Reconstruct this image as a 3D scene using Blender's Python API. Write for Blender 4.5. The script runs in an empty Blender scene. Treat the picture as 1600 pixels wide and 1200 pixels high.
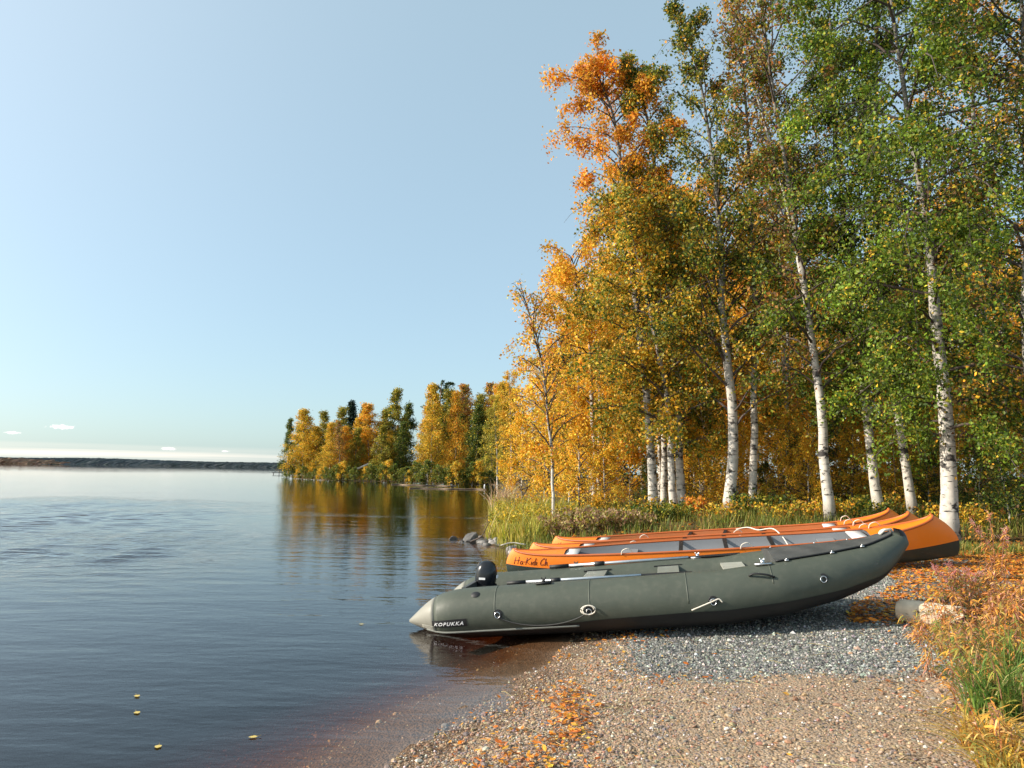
import bpy, math, random
import numpy as np
from mathutils import Matrix, Vector, Euler
rng = np.random.default_rng(7)
random.seed(7)
R = math.radians
S = bpy.context.scene
COL = S.collection

# ------------------------------------------------------------------ camera, sky, sun, exposure
CAM = np.array([0.0, 0.0, 1.6])
LENS, PITCH, ROLL = 26.0, R(6.71), R(0.95)
cd = bpy.data.cameras.new('camera'); cam = bpy.data.objects.new('camera', cd); COL.objects.link(cam)
cd.lens = LENS; cd.sensor_width = 36; cd.clip_start = 0.1; cd.clip_end = 12000
MC = Matrix.Rotation(R(90) + PITCH, 4, 'X') @ Matrix.Rotation(ROLL, 4, 'Z')
cam.matrix_world = Matrix.Translation(Vector(CAM)) @ MC
S.camera = cam
S.render.resolution_x = 1024; S.render.resolution_y = 768
SUN_AZ, SUN_EL = R(96), R(27)          # azimuth to the left of the view, elevation
sun_dir = Vector((-math.sin(SUN_AZ) * math.cos(SUN_EL), math.cos(SUN_AZ) * math.cos(SUN_EL), math.sin(SUN_EL)))
sl = bpy.data.lights.new('sun', 'SUN'); sl.energy = 5.0; sl.angle = R(0.5); sl.color = (1.0, 0.90, 0.76)
so = bpy.data.objects.new('sun', sl); COL.objects.link(so)
so.rotation_euler = sun_dir.to_track_quat('Z', 'Y').to_euler()
S.view_settings.view_transform = 'Standard'; S.view_settings.look = 'None'
S.view_settings.exposure = 0.52; S.view_settings.gamma = 1.0
S.view_settings.use_curve_mapping = False

W = bpy.data.worlds.new('World'); S.world = W; W.use_nodes = True
nt = W.node_tree; nt.nodes.clear()
def N(t, typ, **kw):
    n = t.nodes.new(typ)
    for k, v in kw.items(): setattr(n, k, v)
    return n
def L(t, a, b): t.links.new(a, b)
def math_node(t, op, a=None, b=None, c=None, clamp=False):
    n = N(t, 'ShaderNodeMath', operation=op); n.use_clamp = clamp
    for i, v in enumerate((a, b, c)):
        if v is None: continue
        if isinstance(v, (int, float)): n.inputs[i].default_value = v
        else: L(t, v, n.inputs[i])
    return n.outputs[0]
def mixc(t, fac, a, b, blend='MIX'):
    n = N(t, 'ShaderNodeMix', data_type='RGBA', blend_type=blend)
    for s, v in ((n.inputs[0], fac), (n.inputs[6], a), (n.inputs[7], b)):
        if isinstance(v, (int, float)): s.default_value = v
        elif isinstance(v, tuple): s.default_value = (*v[:3], 1)
        else: L(t, v, s)
    return n.outputs[2]
def ramp(t, fac, stops, interp='LINEAR'):
    n = N(t, 'ShaderNodeValToRGB'); n.color_ramp.interpolation = interp
    e = n.color_ramp.elements
    while len(e) < len(stops): e.new(0.5)
    for i, (p, c) in enumerate(stops):
        e[i].position = p
        e[i].color = (c, c, c, 1) if isinstance(c, (int, float)) else (*c, 1)
    L(t, fac, n.inputs[0]); return n.outputs[0]
def noise(t, vec, scale, detail=3, rough=0.5, **kw):
    n = N(t, 'ShaderNodeTexNoise', **kw); n.inputs['Scale'].default_value = scale
    n.inputs['Detail'].default_value = detail; n.inputs['Roughness'].default_value = rough
    if vec is not None: L(t, vec, n.inputs['Vector'])
    return n.outputs[0]
def mapping(t, vec, scale=(1, 1, 1), rot=(0, 0, 0), loc=(0, 0, 0)):
    n = N(t, 'ShaderNodeMapping'); n.inputs['Scale'].default_value = scale
    n.inputs['Rotation'].default_value = rot; n.inputs['Location'].default_value = loc
    L(t, vec, n.inputs['Vector']); return n.outputs[0]

sky = N(nt, 'ShaderNodeTexSky', sky_type='NISHITA'); sky.sun_disc = False
sky.sun_elevation = SUN_EL; sky.sun_rotation = -SUN_AZ
sky.air_density = 1.0; sky.dust_density = 1.2; sky.ozone_density = 1.0; sky.altitude = 0
tc = N(nt, 'ShaderNodeTexCoord').outputs['Generated']
sep = N(nt, 'ShaderNodeSeparateXYZ'); L(nt, tc, sep.inputs[0])
elev = sep.outputs[2]
# low bank of cream cloud along the horizon, a few small white clouds above it
nb = noise(nt, mapping(nt, tc, (2.5, 2.5, 190)), 1.0, 5, 0.6)
band = math_node(nt, 'SUBTRACT', 1.0, math_node(nt, 'DIVIDE', math_node(nt, 'ABSOLUTE', math_node(nt, 'SUBTRACT', elev, 0.012)), 0.013), clamp=True)
leftw = math_node(nt, 'MULTIPLY_ADD', sep.outputs[0], -2.2, -0.15, clamp=True)
bandm = math_node(nt, 'MULTIPLY', math_node(nt, 'MULTIPLY', band, leftw), math_node(nt, 'MULTIPLY_ADD', nb, 2.6, -0.55, clamp=True))
skyc = mixc(nt, 1.0, mixc(nt, 1.0, sky.outputs[0], (.46, .56, .66), 'MULTIPLY'), (2.38, 3.12, 3.25), 'ADD')        # thin bright veil over the blue
dt = N(nt, 'ShaderNodeVectorMath', operation='DOT_PRODUCT'); L(nt, tc, dt.inputs[0]); dt.inputs[1].default_value = sun_dir
aur = math_node(nt, 'POWER', math_node(nt, 'MAXIMUM', dt.outputs['Value'], 0.0), 2.6)      # haze brightening round the sun
skyc = mixc(nt, aur, skyc, mixc(nt, 1.0, skyc, (3.6, 3.0, 2.4), 'ADD'))
skyc = mixc(nt, bandm, skyc, (9.0, 8.2, 7.2))
def dirpix(px, py):
    f = 1600 * LENS / 36
    v = MC.to_3x3() @ Vector(((px - 800) / f, -(py - 600) / f, -1)); return v.normalized()
for (px, py, w, h) in ((95, 667, .012, .0026), (20, 676, .008, .0014), (263, 701, .009, .0018), (352, 705, .005, .0010)):
    d = dirpix(px, py)
    q = N(nt, 'ShaderNodeVectorMath', operation='SUBTRACT'); L(nt, tc, q.inputs[0]); q.inputs[1].default_value = d
    m = mapping(nt, q.outputs[0], (1 / w, 1 / w, 1 / h))
    nn = N(nt, 'ShaderNodeTexNoise'); nn.inputs['Scale'].default_value = 260; L(nt, tc, nn.inputs['Vector'])
    ln = N(nt, 'ShaderNodeVectorMath', operation='LENGTH'); L(nt, m, ln.inputs[0])
    v = math_node(nt, 'SUBTRACT', math_node(nt, 'MULTIPLY_ADD', nn.outputs[0], 1.6, 0.35), ln.outputs[1], clamp=True)
    skyc = mixc(nt, math_node(nt, 'MULTIPLY', v, 1.6, clamp=True), skyc, (9.5, 9.2, 8.8))
bg = N(nt, 'ShaderNodeBackground'); bg.inputs[1].default_value = 0.10
L(nt, skyc, bg.inputs[0])
L(nt, bg.outputs[0], N(nt, 'ShaderNodeOutputWorld').inputs[0])

# ------------------------------------------------------------------ picture -> place helpers
FPX = 1600 * LENS / 36
MR = np.array(MC.to_3x3())
def ray(px, py):
    d = MR @ np.array([(px - 800) / FPX, -(py - 600) / FPX, -1.0]); return d
def PY(px, py, Y):
    d = ray(px, py); return CAM + d * (Y / d[1])
def PZ(px, py, z):
    d = ray(px, py); return CAM + d * ((z - CAM[2]) / d[2])

shore_px = [(560, 1235), (600, 1200), (662, 1152), (735, 1102), (800, 1062), (862, 1030), (888, 1002), (905, 960), (900, 925),
            (880, 900), (850, 880), (812, 866), (772, 855), (758, 838), (757, 815), (768, 795), (778, 776), (790, 764),
            (770, 757), (700, 756), (620, 753), (560, 751.5), (500, 750), (450, 747), (438, 744)]
LAND = np.array([PZ(a, b, 0)[:2] for a, b in shore_px])
LAND = np.vstack([[(-2.6, -6)], [(-1.75, 1.5)], LAND, [(-14, 190)], [(80, 300)], [(900, 500)], [(900, -300)], [(-6, -300)]])
def sdf(x, y):
    """signed distance to the shoreline, positive on land"""
    x = np.asarray(x, float); y = np.asarray(y, float)
    best = np.full(x.shape, 1e9); inside = np.zeros(x.shape, bool)
    n = len(LAND)
    for i in range(n):
        ax, ay = LAND[i]; bx, by = LAND[(i + 1) % n]
        ex, ey = bx - ax, by - ay
        t = np.clip(((x - ax) * ex + (y - ay) * ey) / (ex * ex + ey * ey), 0, 1)
        best = np.minimum(best, np.hypot(x - ax - t * ex, y - ay - t * ey))
        c = ((ay > y) != (by > y))
        xi = ax + (y - ay) * ex / (ey if abs(ey) > 1e-9 else 1e-9)
        inside ^= c & (x < xi)
    return np.where(inside, best, -best)
def sstep(a, b, x):
    t = np.clip((np.asarray(x, float) - a) / (b - a), 0, 1); return t * t * (3 - 2 * t)
def wob(x, y, s, k=0):
    x = np.asarray(x, float) * s; y = np.asarray(y, float) * s
    return (np.sin(x * 1.3 + y * .7 + k) + np.sin(x * -.8 + y * 1.7 + 2.1 + k) + np.sin(x * 2.3 - y * 1.1 + .7 * k) * .6) / 2.6
def hgt(x, y):
    x = np.asarray(x, float); y = np.asarray(y, float)
    d = sdf(x, y) + wob(x, y, 5.0) * 0.03 + wob(x, y, 1.7, 3) * .06
    land = .085 * np.minimum(d, 4.5) + .030 * np.clip(d - 4.5, 0, 14)
    land = land + .32 * sstep(12.8, 15.5, y - .25 * np.clip(6 - x, 0, 6) * 0) * sstep(.2, 2.0, d)
    land = land * (1 - .75 * sstep(60, 80, y))
    land = land + .010 * wob(x, y, 6, 1) + .025 * wob(x, y, 1.8, 5)
    # bed: shelves gently, then drops
    dd = np.maximum(-d, 0)
    bed = -.15 * np.minimum(dd, .4) - .28 * np.clip(dd - .4, 0, 3.2) - .25 * np.clip(dd - 3.6, 0, 9) + .008 * wob(x, y, 6, 1)
    return np.where(d > 0, land, bed)
def hz(x, y): return float(hgt(np.array([x]), np.array([y]))[0])
def G(px, py):
    """where the line of sight through a picture point meets the ground"""
    d = ray(px, py); t = 2.0
    last = t
    while t < 400:
        p = CAM + d * t
        if p[2] < max(hz(p[0], p[1]), 0): break
        last = t; t *= 1.02
    return CAM + d * (last + t) / 2

# ------------------------------------------------------------------ mesh building
class MB:
    def __init__(s): s.v = []; s.f = {3: [], 4: []}; s.mi = {3: [], 4: []}; s.c = []; s.n = 0; s.uv = None
    def add(s, v, f, col=None, mi=0):
        v = np.asarray(v, float).reshape(-1, 3); f = np.asarray(f, int)
        if f.size:
            k = f.shape[1]; s.f[k].append(f + s.n); s.mi[k].append(np.full(len(f), mi))
        s.v.append(v)
        if col is None: col = np.ones((len(v), 3))
        col = np.asarray(col, float)
        if col.ndim == 1: col = np.tile(col, (len(v), 1))
        s.c.append(col); s.n += len(v); return s
    def polys(s, v, faces, mi=0, col=None):
        """faces of 3 or 4 mixed"""
        base = s.n; s.add(v, np.zeros((0, 3), int), col)
        for f in faces:
            f = list(f)
            while len(f) > 4:
                s.f[4].append(np.array([f[:4]]) + base); s.mi[4].append(np.array([mi])); f = [f[0]] + f[3:]
            if len(f) >= 3:
                s.f[len(f)].append(np.array([f]) + base); s.mi[len(f)].append(np.array([mi]))
        return s
    def box(s, c, d, rot=None, mi=0, col=None, taper=1.0):
        x, y, z = np.array(d) / 2
        v = np.array([(-x, -y, -z), (x, -y, -z), (x, y, -z), (-x, y, -z), (-x * taper, -y * taper, z), (x * taper, -y * taper, z), (x * taper, y * taper, z), (-x * taper, y * taper, z)])
        if rot is not None: v = v @ np.array(Euler(rot).to_matrix()).T
        return s.add(v + np.array(c), [(3, 2, 1, 0), (4, 5, 6, 7), (0, 1, 5, 4), (1, 2, 6, 5), (2, 3, 7, 6), (3, 0, 4, 7)], col, mi)
    def tube(s, path, rad, sides=8, caps=True, mi=0, col=None, squash=None):
        path = np.asarray(path, float); n = len(path)
        rad = np.broadcast_to(np.asarray(rad, float), (n,))
        tan = np.gradient(path, axis=0); tan /= np.linalg.norm(tan, axis=1)[:, None] + 1e-12
        up = np.array([0, 0, 1.0]) if abs(tan[:, 2]).mean() < .75 else np.array([0, 1.0, 0])
        a = np.cross(tan, up); a /= np.linalg.norm(a, axis=1)[:, None] + 1e-12
        b = np.cross(a, tan)
        th = np.arange(sides) / sides * 2 * math.pi
        ring = a[:, None, :] * np.cos(th)[None, :, None] + b[:, None, :] * np.sin(th)[None, :, None] * (squash or 1)
        v = path[:, None, :] + ring * rad[:, None, None]
        i = np.arange(n - 1)[:, None] * sides; j = np.arange(sides)[None, :]; j2 = (j + 1) % sides
        f = np.stack([i + j, i + j2, i + sides + j2, i + sides + j], -1).reshape(-1, 4)
        base = s.n
        cc = None
        if col is not None:
            cc = np.asarray(col, float)
            if cc.ndim == 2: cc = np.repeat(cc, sides, axis=0)
        s.add(v.reshape(-1, 3), f, cc, mi)
        if caps and sides >= 3:
            for r0, rev in ((0, 1), ((n - 1) * sides, 0)):
                o = np.arange(sides) + r0 + base
                if not rev: o = o[::-1]
                for k in range(1, sides - 1):
                    s.f[3].append(np.array([[o[0], o[k + 1], o[k]]])); s.mi[3].append(np.array([mi]))
        return s
    def grid(s, P, mi=0, col=None, flip=False, closeu=False):
        P = np.asarray(P, float); nu, nv = P.shape[:2]
        i = np.arange(nu if closeu else nu - 1)[:, None]; j = np.arange(nv - 1)[None, :]; i2 = (i + 1) % nu
        f = np.stack([i * nv + j, i2 * nv + j, i2 * nv + j + 1, i * nv + j + 1], -1).reshape(-1, 4)
        if flip: f = f[:, ::-1]
        return s.add(P.reshape(-1, 3), f, col, mi)
    def mesh(s, name, mats, smooth=True):
        v = np.vstack(s.v); me = bpy.data.meshes.new(name)
        q = np.vstack(s.f[4]) if s.f[4] else np.zeros((0, 4), int); t = np.vstack(s.f[3]) if s.f[3] else np.zeros((0, 3), int)
        me.vertices.add(len(v)); me.vertices.foreach_set('co', v.astype(np.float32).ravel())
        li = np.concatenate([q.ravel(), t.ravel()]); me.loops.add(len(li)); me.loops.foreach_set('vertex_index', li.astype(np.int32))
        me.polygons.add(len(q) + len(t))
        st = np.concatenate([np.arange(len(q)) * 4, len(q) * 4 + np.arange(len(t)) * 3])
        me.polygons.foreach_set('loop_start', st.astype(np.int32))
        mi = np.concatenate([np.concatenate(s.mi[4]) if s.mi[4] else [], np.concatenate(s.mi[3]) if s.mi[3] else []]).astype(np.int32)
        me.update(calc_edges=True)
        me.polygons.foreach_set('material_index', mi)
        me.polygons.foreach_set('use_smooth', np.full(len(mi), bool(smooth)))
        c = np.vstack(s.c)
        ca = me.color_attributes.new('Col', 'FLOAT_COLOR', 'POINT')
        ca.data.foreach_set('color', np.hstack([c, np.ones((len(c), 1))]).astype(np.float32).ravel())
        for m in (mats if isinstance(mats, (list, tuple)) else [mats]): me.materials.append(m)
        me.update(); me.validate(); return me
    def build(s, name, mats, parent=None, smooth=True):
        return link(name, s.mesh(name, mats, smooth), parent)
def link(name, me, parent=None):
    o = bpy.data.objects.new(name, me); COL.objects.link(o)
    if parent is not None: o.parent = parent
    return o
def tag(o, label=None, cat=None, group=None, kind=None):
    if label: o['label'] = label
    if cat: o['category'] = cat
    if group: o['group'] = group
    if kind: o['kind'] = kind
    return o
def thing(name, loc, label, cat, group=None, rz=0):
    o = bpy.data.objects.new(name, None); COL.objects.link(o); o.empty_display_size = .1
    o.location = loc; o.rotation_euler = (0, 0, rz); return tag(o, label, cat, group)
def children(o): return [c for c in bpy.data.objects if c.parent == o]
def copy_tree(o, parent=None, kids=None):
    c = o.copy(); COL.objects.link(c)
    if parent is not None: c.parent = parent
    for ch in (kids[o] if kids and o in kids else children(o)): copy_tree(ch, c)
    return c
def bez(pts, n):
    """smooth curve through points (Catmull-Rom)"""
    p = np.asarray(pts, float); p = np.vstack([2 * p[0] - p[1], p, 2 * p[-1] - p[-2]])
    out = []
    m = len(p) - 3
    for u in np.linspace(0, m, n):
        i = min(int(u), m - 1); t = u - i
        a, b, c, d = p[i:i + 4]
        out.append(.5 * ((2 * b) + (c - a) * t + (2 * a - 5 * b + 4 * c - d) * t * t + (3 * b - a - 3 * c + d) * t ** 3))
    return np.array(out)
def rotmats(n, tilt=None, yaw=None):
    """random rotations; with tilt given (radians array) the local z tips from vertical by tilt"""
    if yaw is None: yaw = rng.uniform(0, 2 * math.pi, n)
    if tilt is None: tilt = np.arccos(rng.uniform(-1, 1, n))
    az = rng.uniform(0, 2 * math.pi, n)
    cy, sy = np.cos(yaw), np.sin(yaw); ct, st = np.cos(tilt), np.sin(tilt); ca, sa = np.cos(az), np.sin(az)
    Z = np.zeros(n); O = np.ones(n)
    A = np.stack([np.stack([cy, -sy, Z], -1), np.stack([sy, cy, Z], -1), np.stack([Z, Z, O], -1)], 1)
    B = np.stack([np.stack([ct, Z, st], -1), np.stack([Z, O, Z], -1), np.stack([-st, Z, ct], -1)], 1)
    C = np.stack([np.stack([ca, -sa, Z], -1), np.stack([sa, ca, Z], -1), np.stack([Z, Z, O], -1)], 1)
    return C @ B @ A
def scatter(mb, bv, bf, pos, rot, scl, col):
    """many copies of a small shape in one mesh"""
    bv = np.asarray(bv, float); bf = np.asarray(bf, int); n = len(pos)
    scl = np.asarray(scl, float)
    if scl.ndim == 1: scl = np.repeat(scl[:, None], 3, 1)
    v = bv[None] * scl[:, None, :]
    v = np.einsum('nij,nkj->nki', rot, v) + pos[:, None, :]
    f = (np.arange(n)[:, None, None] * len(bv) + bf[None]).reshape(-1, bf.shape[1])
    c = np.repeat(col, len(bv), axis=0)
    return mb.add(v.reshape(-1, 3), f, c)
def pick(pal, n, jit=.15):
    w = np.array([p[1] for p in pal], float); w /= w.sum()
    c = np.array([p[0] for p in pal])[rng.choice(len(pal), n, p=w)]
    return c * np.exp(rng.normal(0, jit, (n, 1))) * np.exp(rng.normal(0, jit * .35, (n, 3)))
LEAFV = np.array([(0, -.5, 0), (.36, -.05, .07), (0, .55, 0), (-.36, -.05, .07)]); LEAFF = np.array([(0, 1, 2, 3)])
OCT = np.array([(1, 0, 0), (0, 1, 0), (-1, 0, 0), (0, -1, 0), (0, 0, 1), (0, 0, -1)], float)
OCTF = np.array([(0, 1, 4), (1, 2, 4), (2, 3, 4), (3, 0, 4), (1, 0, 5), (2, 1, 5), (3, 2, 5), (0, 3, 5)])
_g = (1 + 5 ** .5) / 2
ICO = np.array([(-1, _g, 0), (1, _g, 0), (-1, -_g, 0), (1, -_g, 0), (0, -1, _g), (0, 1, _g), (0, -1, -_g), (0, 1, -_g), (_g, 0, -1), (_g, 0, 1), (-_g, 0, -1), (-_g, 0, 1)]) / (1 + _g * _g) ** .5
ICOF = np.array([(0, 11, 5), (0, 5, 1), (0, 1, 7), (0, 7, 10), (0, 10, 11), (1, 5, 9), (5, 11, 4), (11, 10, 2), (10, 7, 6), (7, 1, 8), (3, 9, 4), (3, 4, 2), (3, 2, 6), (3, 6, 8), (3, 8, 9), (4, 9, 5), (2, 4, 11), (6, 2, 10), (8, 6, 7), (9, 8, 1)])

# ------------------------------------------------------------------ materials
def newmat(name):
    m = bpy.data.materials.new(name); m.use_nodes = True; t = m.node_tree
    b = t.nodes['Principled BSDF']; return m, t, b
def simple(name, col, rough=.5, spec=.5, vary=.12, scale=12, bump=.0, bscale=60, metal=0, sheen=0):
    m, t, b = newmat(name)
    tcn = N(t, 'ShaderNodeTexCoord').outputs['Object']
    n1 = noise(t, tcn, scale, 5, .6)
    lo = tuple(c * (1 - vary) for c in col); hi = tuple(min(1, c * (1 + vary)) for c in col)
    L(t, mixc(t, ramp(t, n1, [(.3, 0.0), (.7, 1.0)]), lo, hi), b.inputs['Base Color'])
    L(t, math_node(t, 'MULTIPLY_ADD', n1, .25, rough - .12), b.inputs['Roughness'])
    b.inputs['Metallic'].default_value = metal
    b.inputs['Specular IOR Level'].default_value = spec
    if bump:
        bp = N(t, 'ShaderNodeBump'); bp.inputs['Strength'].default_value = bump; bp.inputs['Distance'].default_value = .01
        L(t, noise(t, tcn, bscale, 4, .6), bp.inputs['Height']); L(t, bp.outputs[0], b.inputs['Normal'])
    return m
def leafmat(name, trans=.45, rough=.5):
    m, t, b = newmat(name)
    at = N(t, 'ShaderNodeAttribute', attribute_name='Col')
    b.inputs['Roughness'].default_value = rough; b.inputs['Specular IOR Level'].default_value = .35
    L(t, at.outputs[0], b.inputs['Base Color'])
    tr = N(t, 'ShaderNodeBsdfTranslucent'); L(t, at.outputs[0], tr.inputs[0])
    mx = N(t, 'ShaderNodeMixShader'); mx.inputs[0].default_value = trans
    L(t, b.outputs[0], mx.inputs[1]); L(t, tr.outputs[0], mx.inputs[2])
    L(t, mx.outputs[0], t.nodes['Material Output'].inputs[0]); return m
def attrmat(name, rough=.8, spec=.3, grain=0.0, gscale=80):
    m, t, b = newmat(name)
    at = N(t, 'ShaderNodeAttribute', attribute_name='Col').outputs[0]
    if grain:
        n = noise(t, N(t, 'ShaderNodeTexCoord').outputs['Object'], gscale, 4, .6)
        at = mixc(t, 1.0, at, ramp(t, n, [(.3, 1 - grain), (.7, 1 + grain)]), 'MULTIPLY')
        bp = N(t, 'ShaderNodeBump'); bp.inputs['Strength'].default_value = .4; bp.inputs['Distance'].default_value = .004
        L(t, n, bp.inputs['Height']); L(t, bp.outputs[0], b.inputs['Normal'])
    L(t, at, b.inputs['Base Color'])
    b.inputs['Roughness'].default_value = rough; b.inputs['Specular IOR Level'].default_value = spec; return m
M_leaf = leafmat('birch_leaf', .42); M_needle = leafmat('needle', .15, .7); M_grass = leafmat('grass_blade', .35, .6)
M_dry = leafmat('fallen_leaf', .2, .6)
M_pebble = attrmat('pebble', .75, .3)
M_stone = attrmat('boulder', .8, .3, .35, 14)

def bark_mat(name, dark=.35, white=(.62, .59, .54), scale=1.0):
    m, t, b = newmat(name)
    tcn = N(t, 'ShaderNodeTexCoord').outputs['Object']
    a = noise(t, mapping(t, tcn, (5, 5, 26 * scale)), 1.0, 4, .6)
    c = noise(t, mapping(t, tcn, (3, 3, 4.5 * scale), loc=(3, 1, 2)), 1.0, 4, .7)
    at = N(t, 'ShaderNodeAttribute', attribute_name='Col').outputs[0]      # bark tone, darker at the foot and up in the crown
    lent = ramp(t, a, [(.60, 0.0), (.66, 1.0)])
    blot = ramp(t, c, [(.56, 0.0), (.62, 1.0)])
    k = math_node(t, 'MAXIMUM', lent, blot)
    base = mixc(t, ramp(t, noise(t, tcn, 9, 3), [(.35, 0.0), (.65, 1.0)]), white, tuple(x * .72 for x in white))
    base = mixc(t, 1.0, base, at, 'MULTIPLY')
    L(t, mixc(t, k, base, (.035, .03, .027)), b.inputs['Base Color'])
    b.inputs['Roughness'].default_value = .75
    bp = N(t, 'ShaderNodeBump'); bp.inputs['Strength'].default_value = .5; bp.inputs['Distance'].default_value = .015
    L(t, math_node(t, 'SUBTRACT', 1.0, k), bp.inputs['Height']); L(t, bp.outputs[0], b.inputs['Normal'])
    return m
M_bark = bark_mat('birch_bark')
M_twig = simple('twig_bark', (.075, .055, .045), .8, vary=.4, scale=8)
M_pine = simple('pine_bark', (.20, .10, .055), .85, vary=.45, scale=5, bump=.5, bscale=25)

# ------------------------------------------------------------------ the ground
def axis(dense0, dense1, step, lo, hi, grow=1.16):
    a = list(np.arange(dense0, dense1 + 1e-6, step)); s = step
    while a[-1] < hi: s *= grow; a.append(a[-1] + s)
    s = step
    while a[0] > lo: s *= grow; a.insert(0, a[0] - s)
    return np.array(a)
gx = axis(-2.8, 7.5, .07, -5000, 5000, 1.12); gy = axis(2.6, 14.0, .07, -60, 5500, 1.07)
X, Y = np.meshgrid(gx, gy, indexing='ij')
Z = hgt(X, Y)
P = np.stack([X, Y, Z], -1)
m, t, b = newmat('beach_and_forest_floor')
pos = N(t, 'ShaderNodeNewGeometry').outputs['Position']
sp = N(t, 'ShaderNodeSeparateXYZ'); L(t, pos, sp.inputs[0])
at = N(t, 'ShaderNodeAttribute', attribute_name='Col').outputs[0]
sepc = N(t, 'ShaderNodeSeparateColor'); L(t, at, sepc.inputs[0])     # R forest, G grey gravel, B bed
vo = N(t, 'ShaderNodeTexVoronoi'); vo.inputs['Scale'].default_value = 62; L(t, pos, vo.inputs['Vector'])
vo2 = N(t, 'ShaderNodeTexVoronoi'); vo2.inputs['Scale'].default_value = 28; L(t, pos, vo2.inputs['Vector'])
vsep = N(t, 'ShaderNodeSeparateColor'); L(t, vo.outputs['Color'], vsep.inputs[0])
n0 = noise(t, pos, 3.0, 5, .6); n1 = noise(t, pos, 130, 3, .6); nL = noise(t, pos, .9, 3, .6)
sand = mixc(t, ramp(t, n0, [(.35, 0.0), (.7, 1.0)]), (.38, .26, .155), (.29, .195, .115))
stones = ramp(t, vsep.outputs[0], [(0, (.17, .12, .09)), (.35, (.36, .27, .19)), (.6, (.26, .22, .19)), (.8, (.50, .41, .31)), (1, (.30, .17, .10))])
sandc = mixc(t, ramp(t, n1, [(.40, 0.15), (.60, .85)]), sand, stones)
grey = ramp(t, vsep.outputs[1], [(0, (.08, .082, .078)), (.4, (.17, .17, .155)), (.75, (.27, .265, .24)), (1, (.42, .41, .37))])
gm = math_node(t, 'MULTIPLY_ADD', math_node(t, 'ADD', sepc.outputs[1], math_node(t, 'MULTIPLY_ADD', noise(t, pos, 5, 5, .7), .9, -.45)), 4.0, -1.5, clamp=True)
beach = mixc(t, gm, sandc, grey)
# wet margin just above the waterline is darker sand
wet = math_node(t, 'MULTIPLY_ADD', sp.outputs[2], -30, 1.45, clamp=True)
beach = mixc(t, math_node(t, 'MULTIPLY', wet, .8), beach, mixc(t, 1.0, beach, (.42, .34, .30), 'MULTIPLY'))
forest = mixc(t, ramp(t, noise(t, pos, 6, 6, .7), [(.35, 0.0), (.65, 1.0)]), (.075, .065, .03), (.17, .10, .035))
colr = mixc(t, sepc.outputs[0], beach, forest)
bedc = mixc(t, ramp(t, noise(t, pos, 22, 4, .7), [(.3, 0.0), (.7, 1.0)]), (.10, .058, .034), (.21, .125, .075))
colr = mixc(t, sepc.outputs[2], colr, bedc)
L(t, colr, b.inputs['Base Color']); b.inputs['Roughness'].default_value = .9; b.inputs['Specular IOR Level'].default_value = .2
hh = math_node(t, 'ADD', math_node(t, 'MULTIPLY', vo.outputs[0], -1.0), math_node(t, 'MULTIPLY', n1, .6))
hh = math_node(t, 'ADD', hh, math_node(t, 'MULTIPLY', vo2.outputs[0], -.8))
bp = N(t, 'ShaderNodeBump'); bp.inputs['Strength'].default_value = .9; bp.inputs['Distance'].default_value = .012
L(t, hh, bp.inputs['Height']); L(t, bp.outputs[0], b.inputs['Normal'])
M_ground = m
D = sdf(X, Y)
# the trodden beach runs from the water to a ragged edge of plants on the right and behind the canoes
def edge_right(y): return np.interp(y, [2, 3.7, 4.6, 5.5, 6.6, 7.4, 8.4, 10.5, 12.0, 14], [1.9, 2.35, 2.8, 3.35, 3.65, 4.1, 5.4, 6.6, 6.8, 6.5])
forestm = np.maximum(sstep(-.3, .5, X - edge_right(Y) + .25 * wob(X, Y, 2.2)), sstep(13.1, 14.2, Y + .3 * wob(X, Y, 1.5)))
forestm = np.maximum(forestm, sstep(17, 20, Y))
def gravel(x, y): return sstep(-.25, .25, x - .85 - .12 * (y - 5)) * sstep(5.2, 5.85, y + .14 * wob(x, y, 1.3, 4) + .10 * wob(x, y, 4.5))
CC = np.stack([forestm * (D > 0), gravel(X, Y), sstep(.02, .10, -D)], -1)
mb = MB(); mb.grid(P, col=CC.reshape(-1, 3))
g = mb.build('ground', M_ground); tag(g, kind='structure')

# ------------------------------------------------------------------ the lake
m, t, b = newmat('lake_water'); t.nodes.remove(b)
pos = N(t, 'ShaderNodeNewGeometry').outputs['Position']
sp = N(t, 'ShaderNodeSeparateXYZ'); L(t, pos, sp.inputs[0])
# wind ruffles the open lake on the left; the bay behind the point and the near shore lie calm
px_, py_ = sp.outputs[0], sp.outputs[1]
nz = noise(t, mapping(t, pos, (.045, .16, 1), loc=(3, 0, 0)), 1.0, 5, .65)
nz2 = noise(t, mapping(t, pos, (.25, .6, 1), loc=(1, 7, 0)), 1.0, 4, .6)
bear = math_node(t, 'DIVIDE', px_, math_node(t, 'ADD', py_, 4.0))                       # how far to the left
left = math_node(t, 'MULTIPLY_ADD', bear, -6.0, -1.3, clamp=True)
dist = math_node(t, 'MULTIPLY_ADD', math_node(t, 'ADD', py_, math_node(t, 'MULTIPLY_ADD', nz2, 6, -3)), .28, -2.5, clamp=True)
ruff = math_node(t, 'MULTIPLY', math_node(t, 'MULTIPLY', left, dist), math_node(t, 'MULTIPLY_ADD', nz, 2.4, -.45, clamp=True))
streak = math_node(t, 'MULTIPLY', math_node(t, 'MULTIPLY_ADD', py_, .05, -.4, clamp=True), math_node(t, 'MULTIPLY_ADD', noise(t, mapping(t, pos, (.02, .22, 1), loc=(9, 2, 0)), 1.0, 4, .6), 7.0, -3.6, clamp=True))
w1 = noise(t, mapping(t, pos, (1.0, 1.9, 1), rot=(0, 0, R(14))), 3.0, 3, .6)
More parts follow.
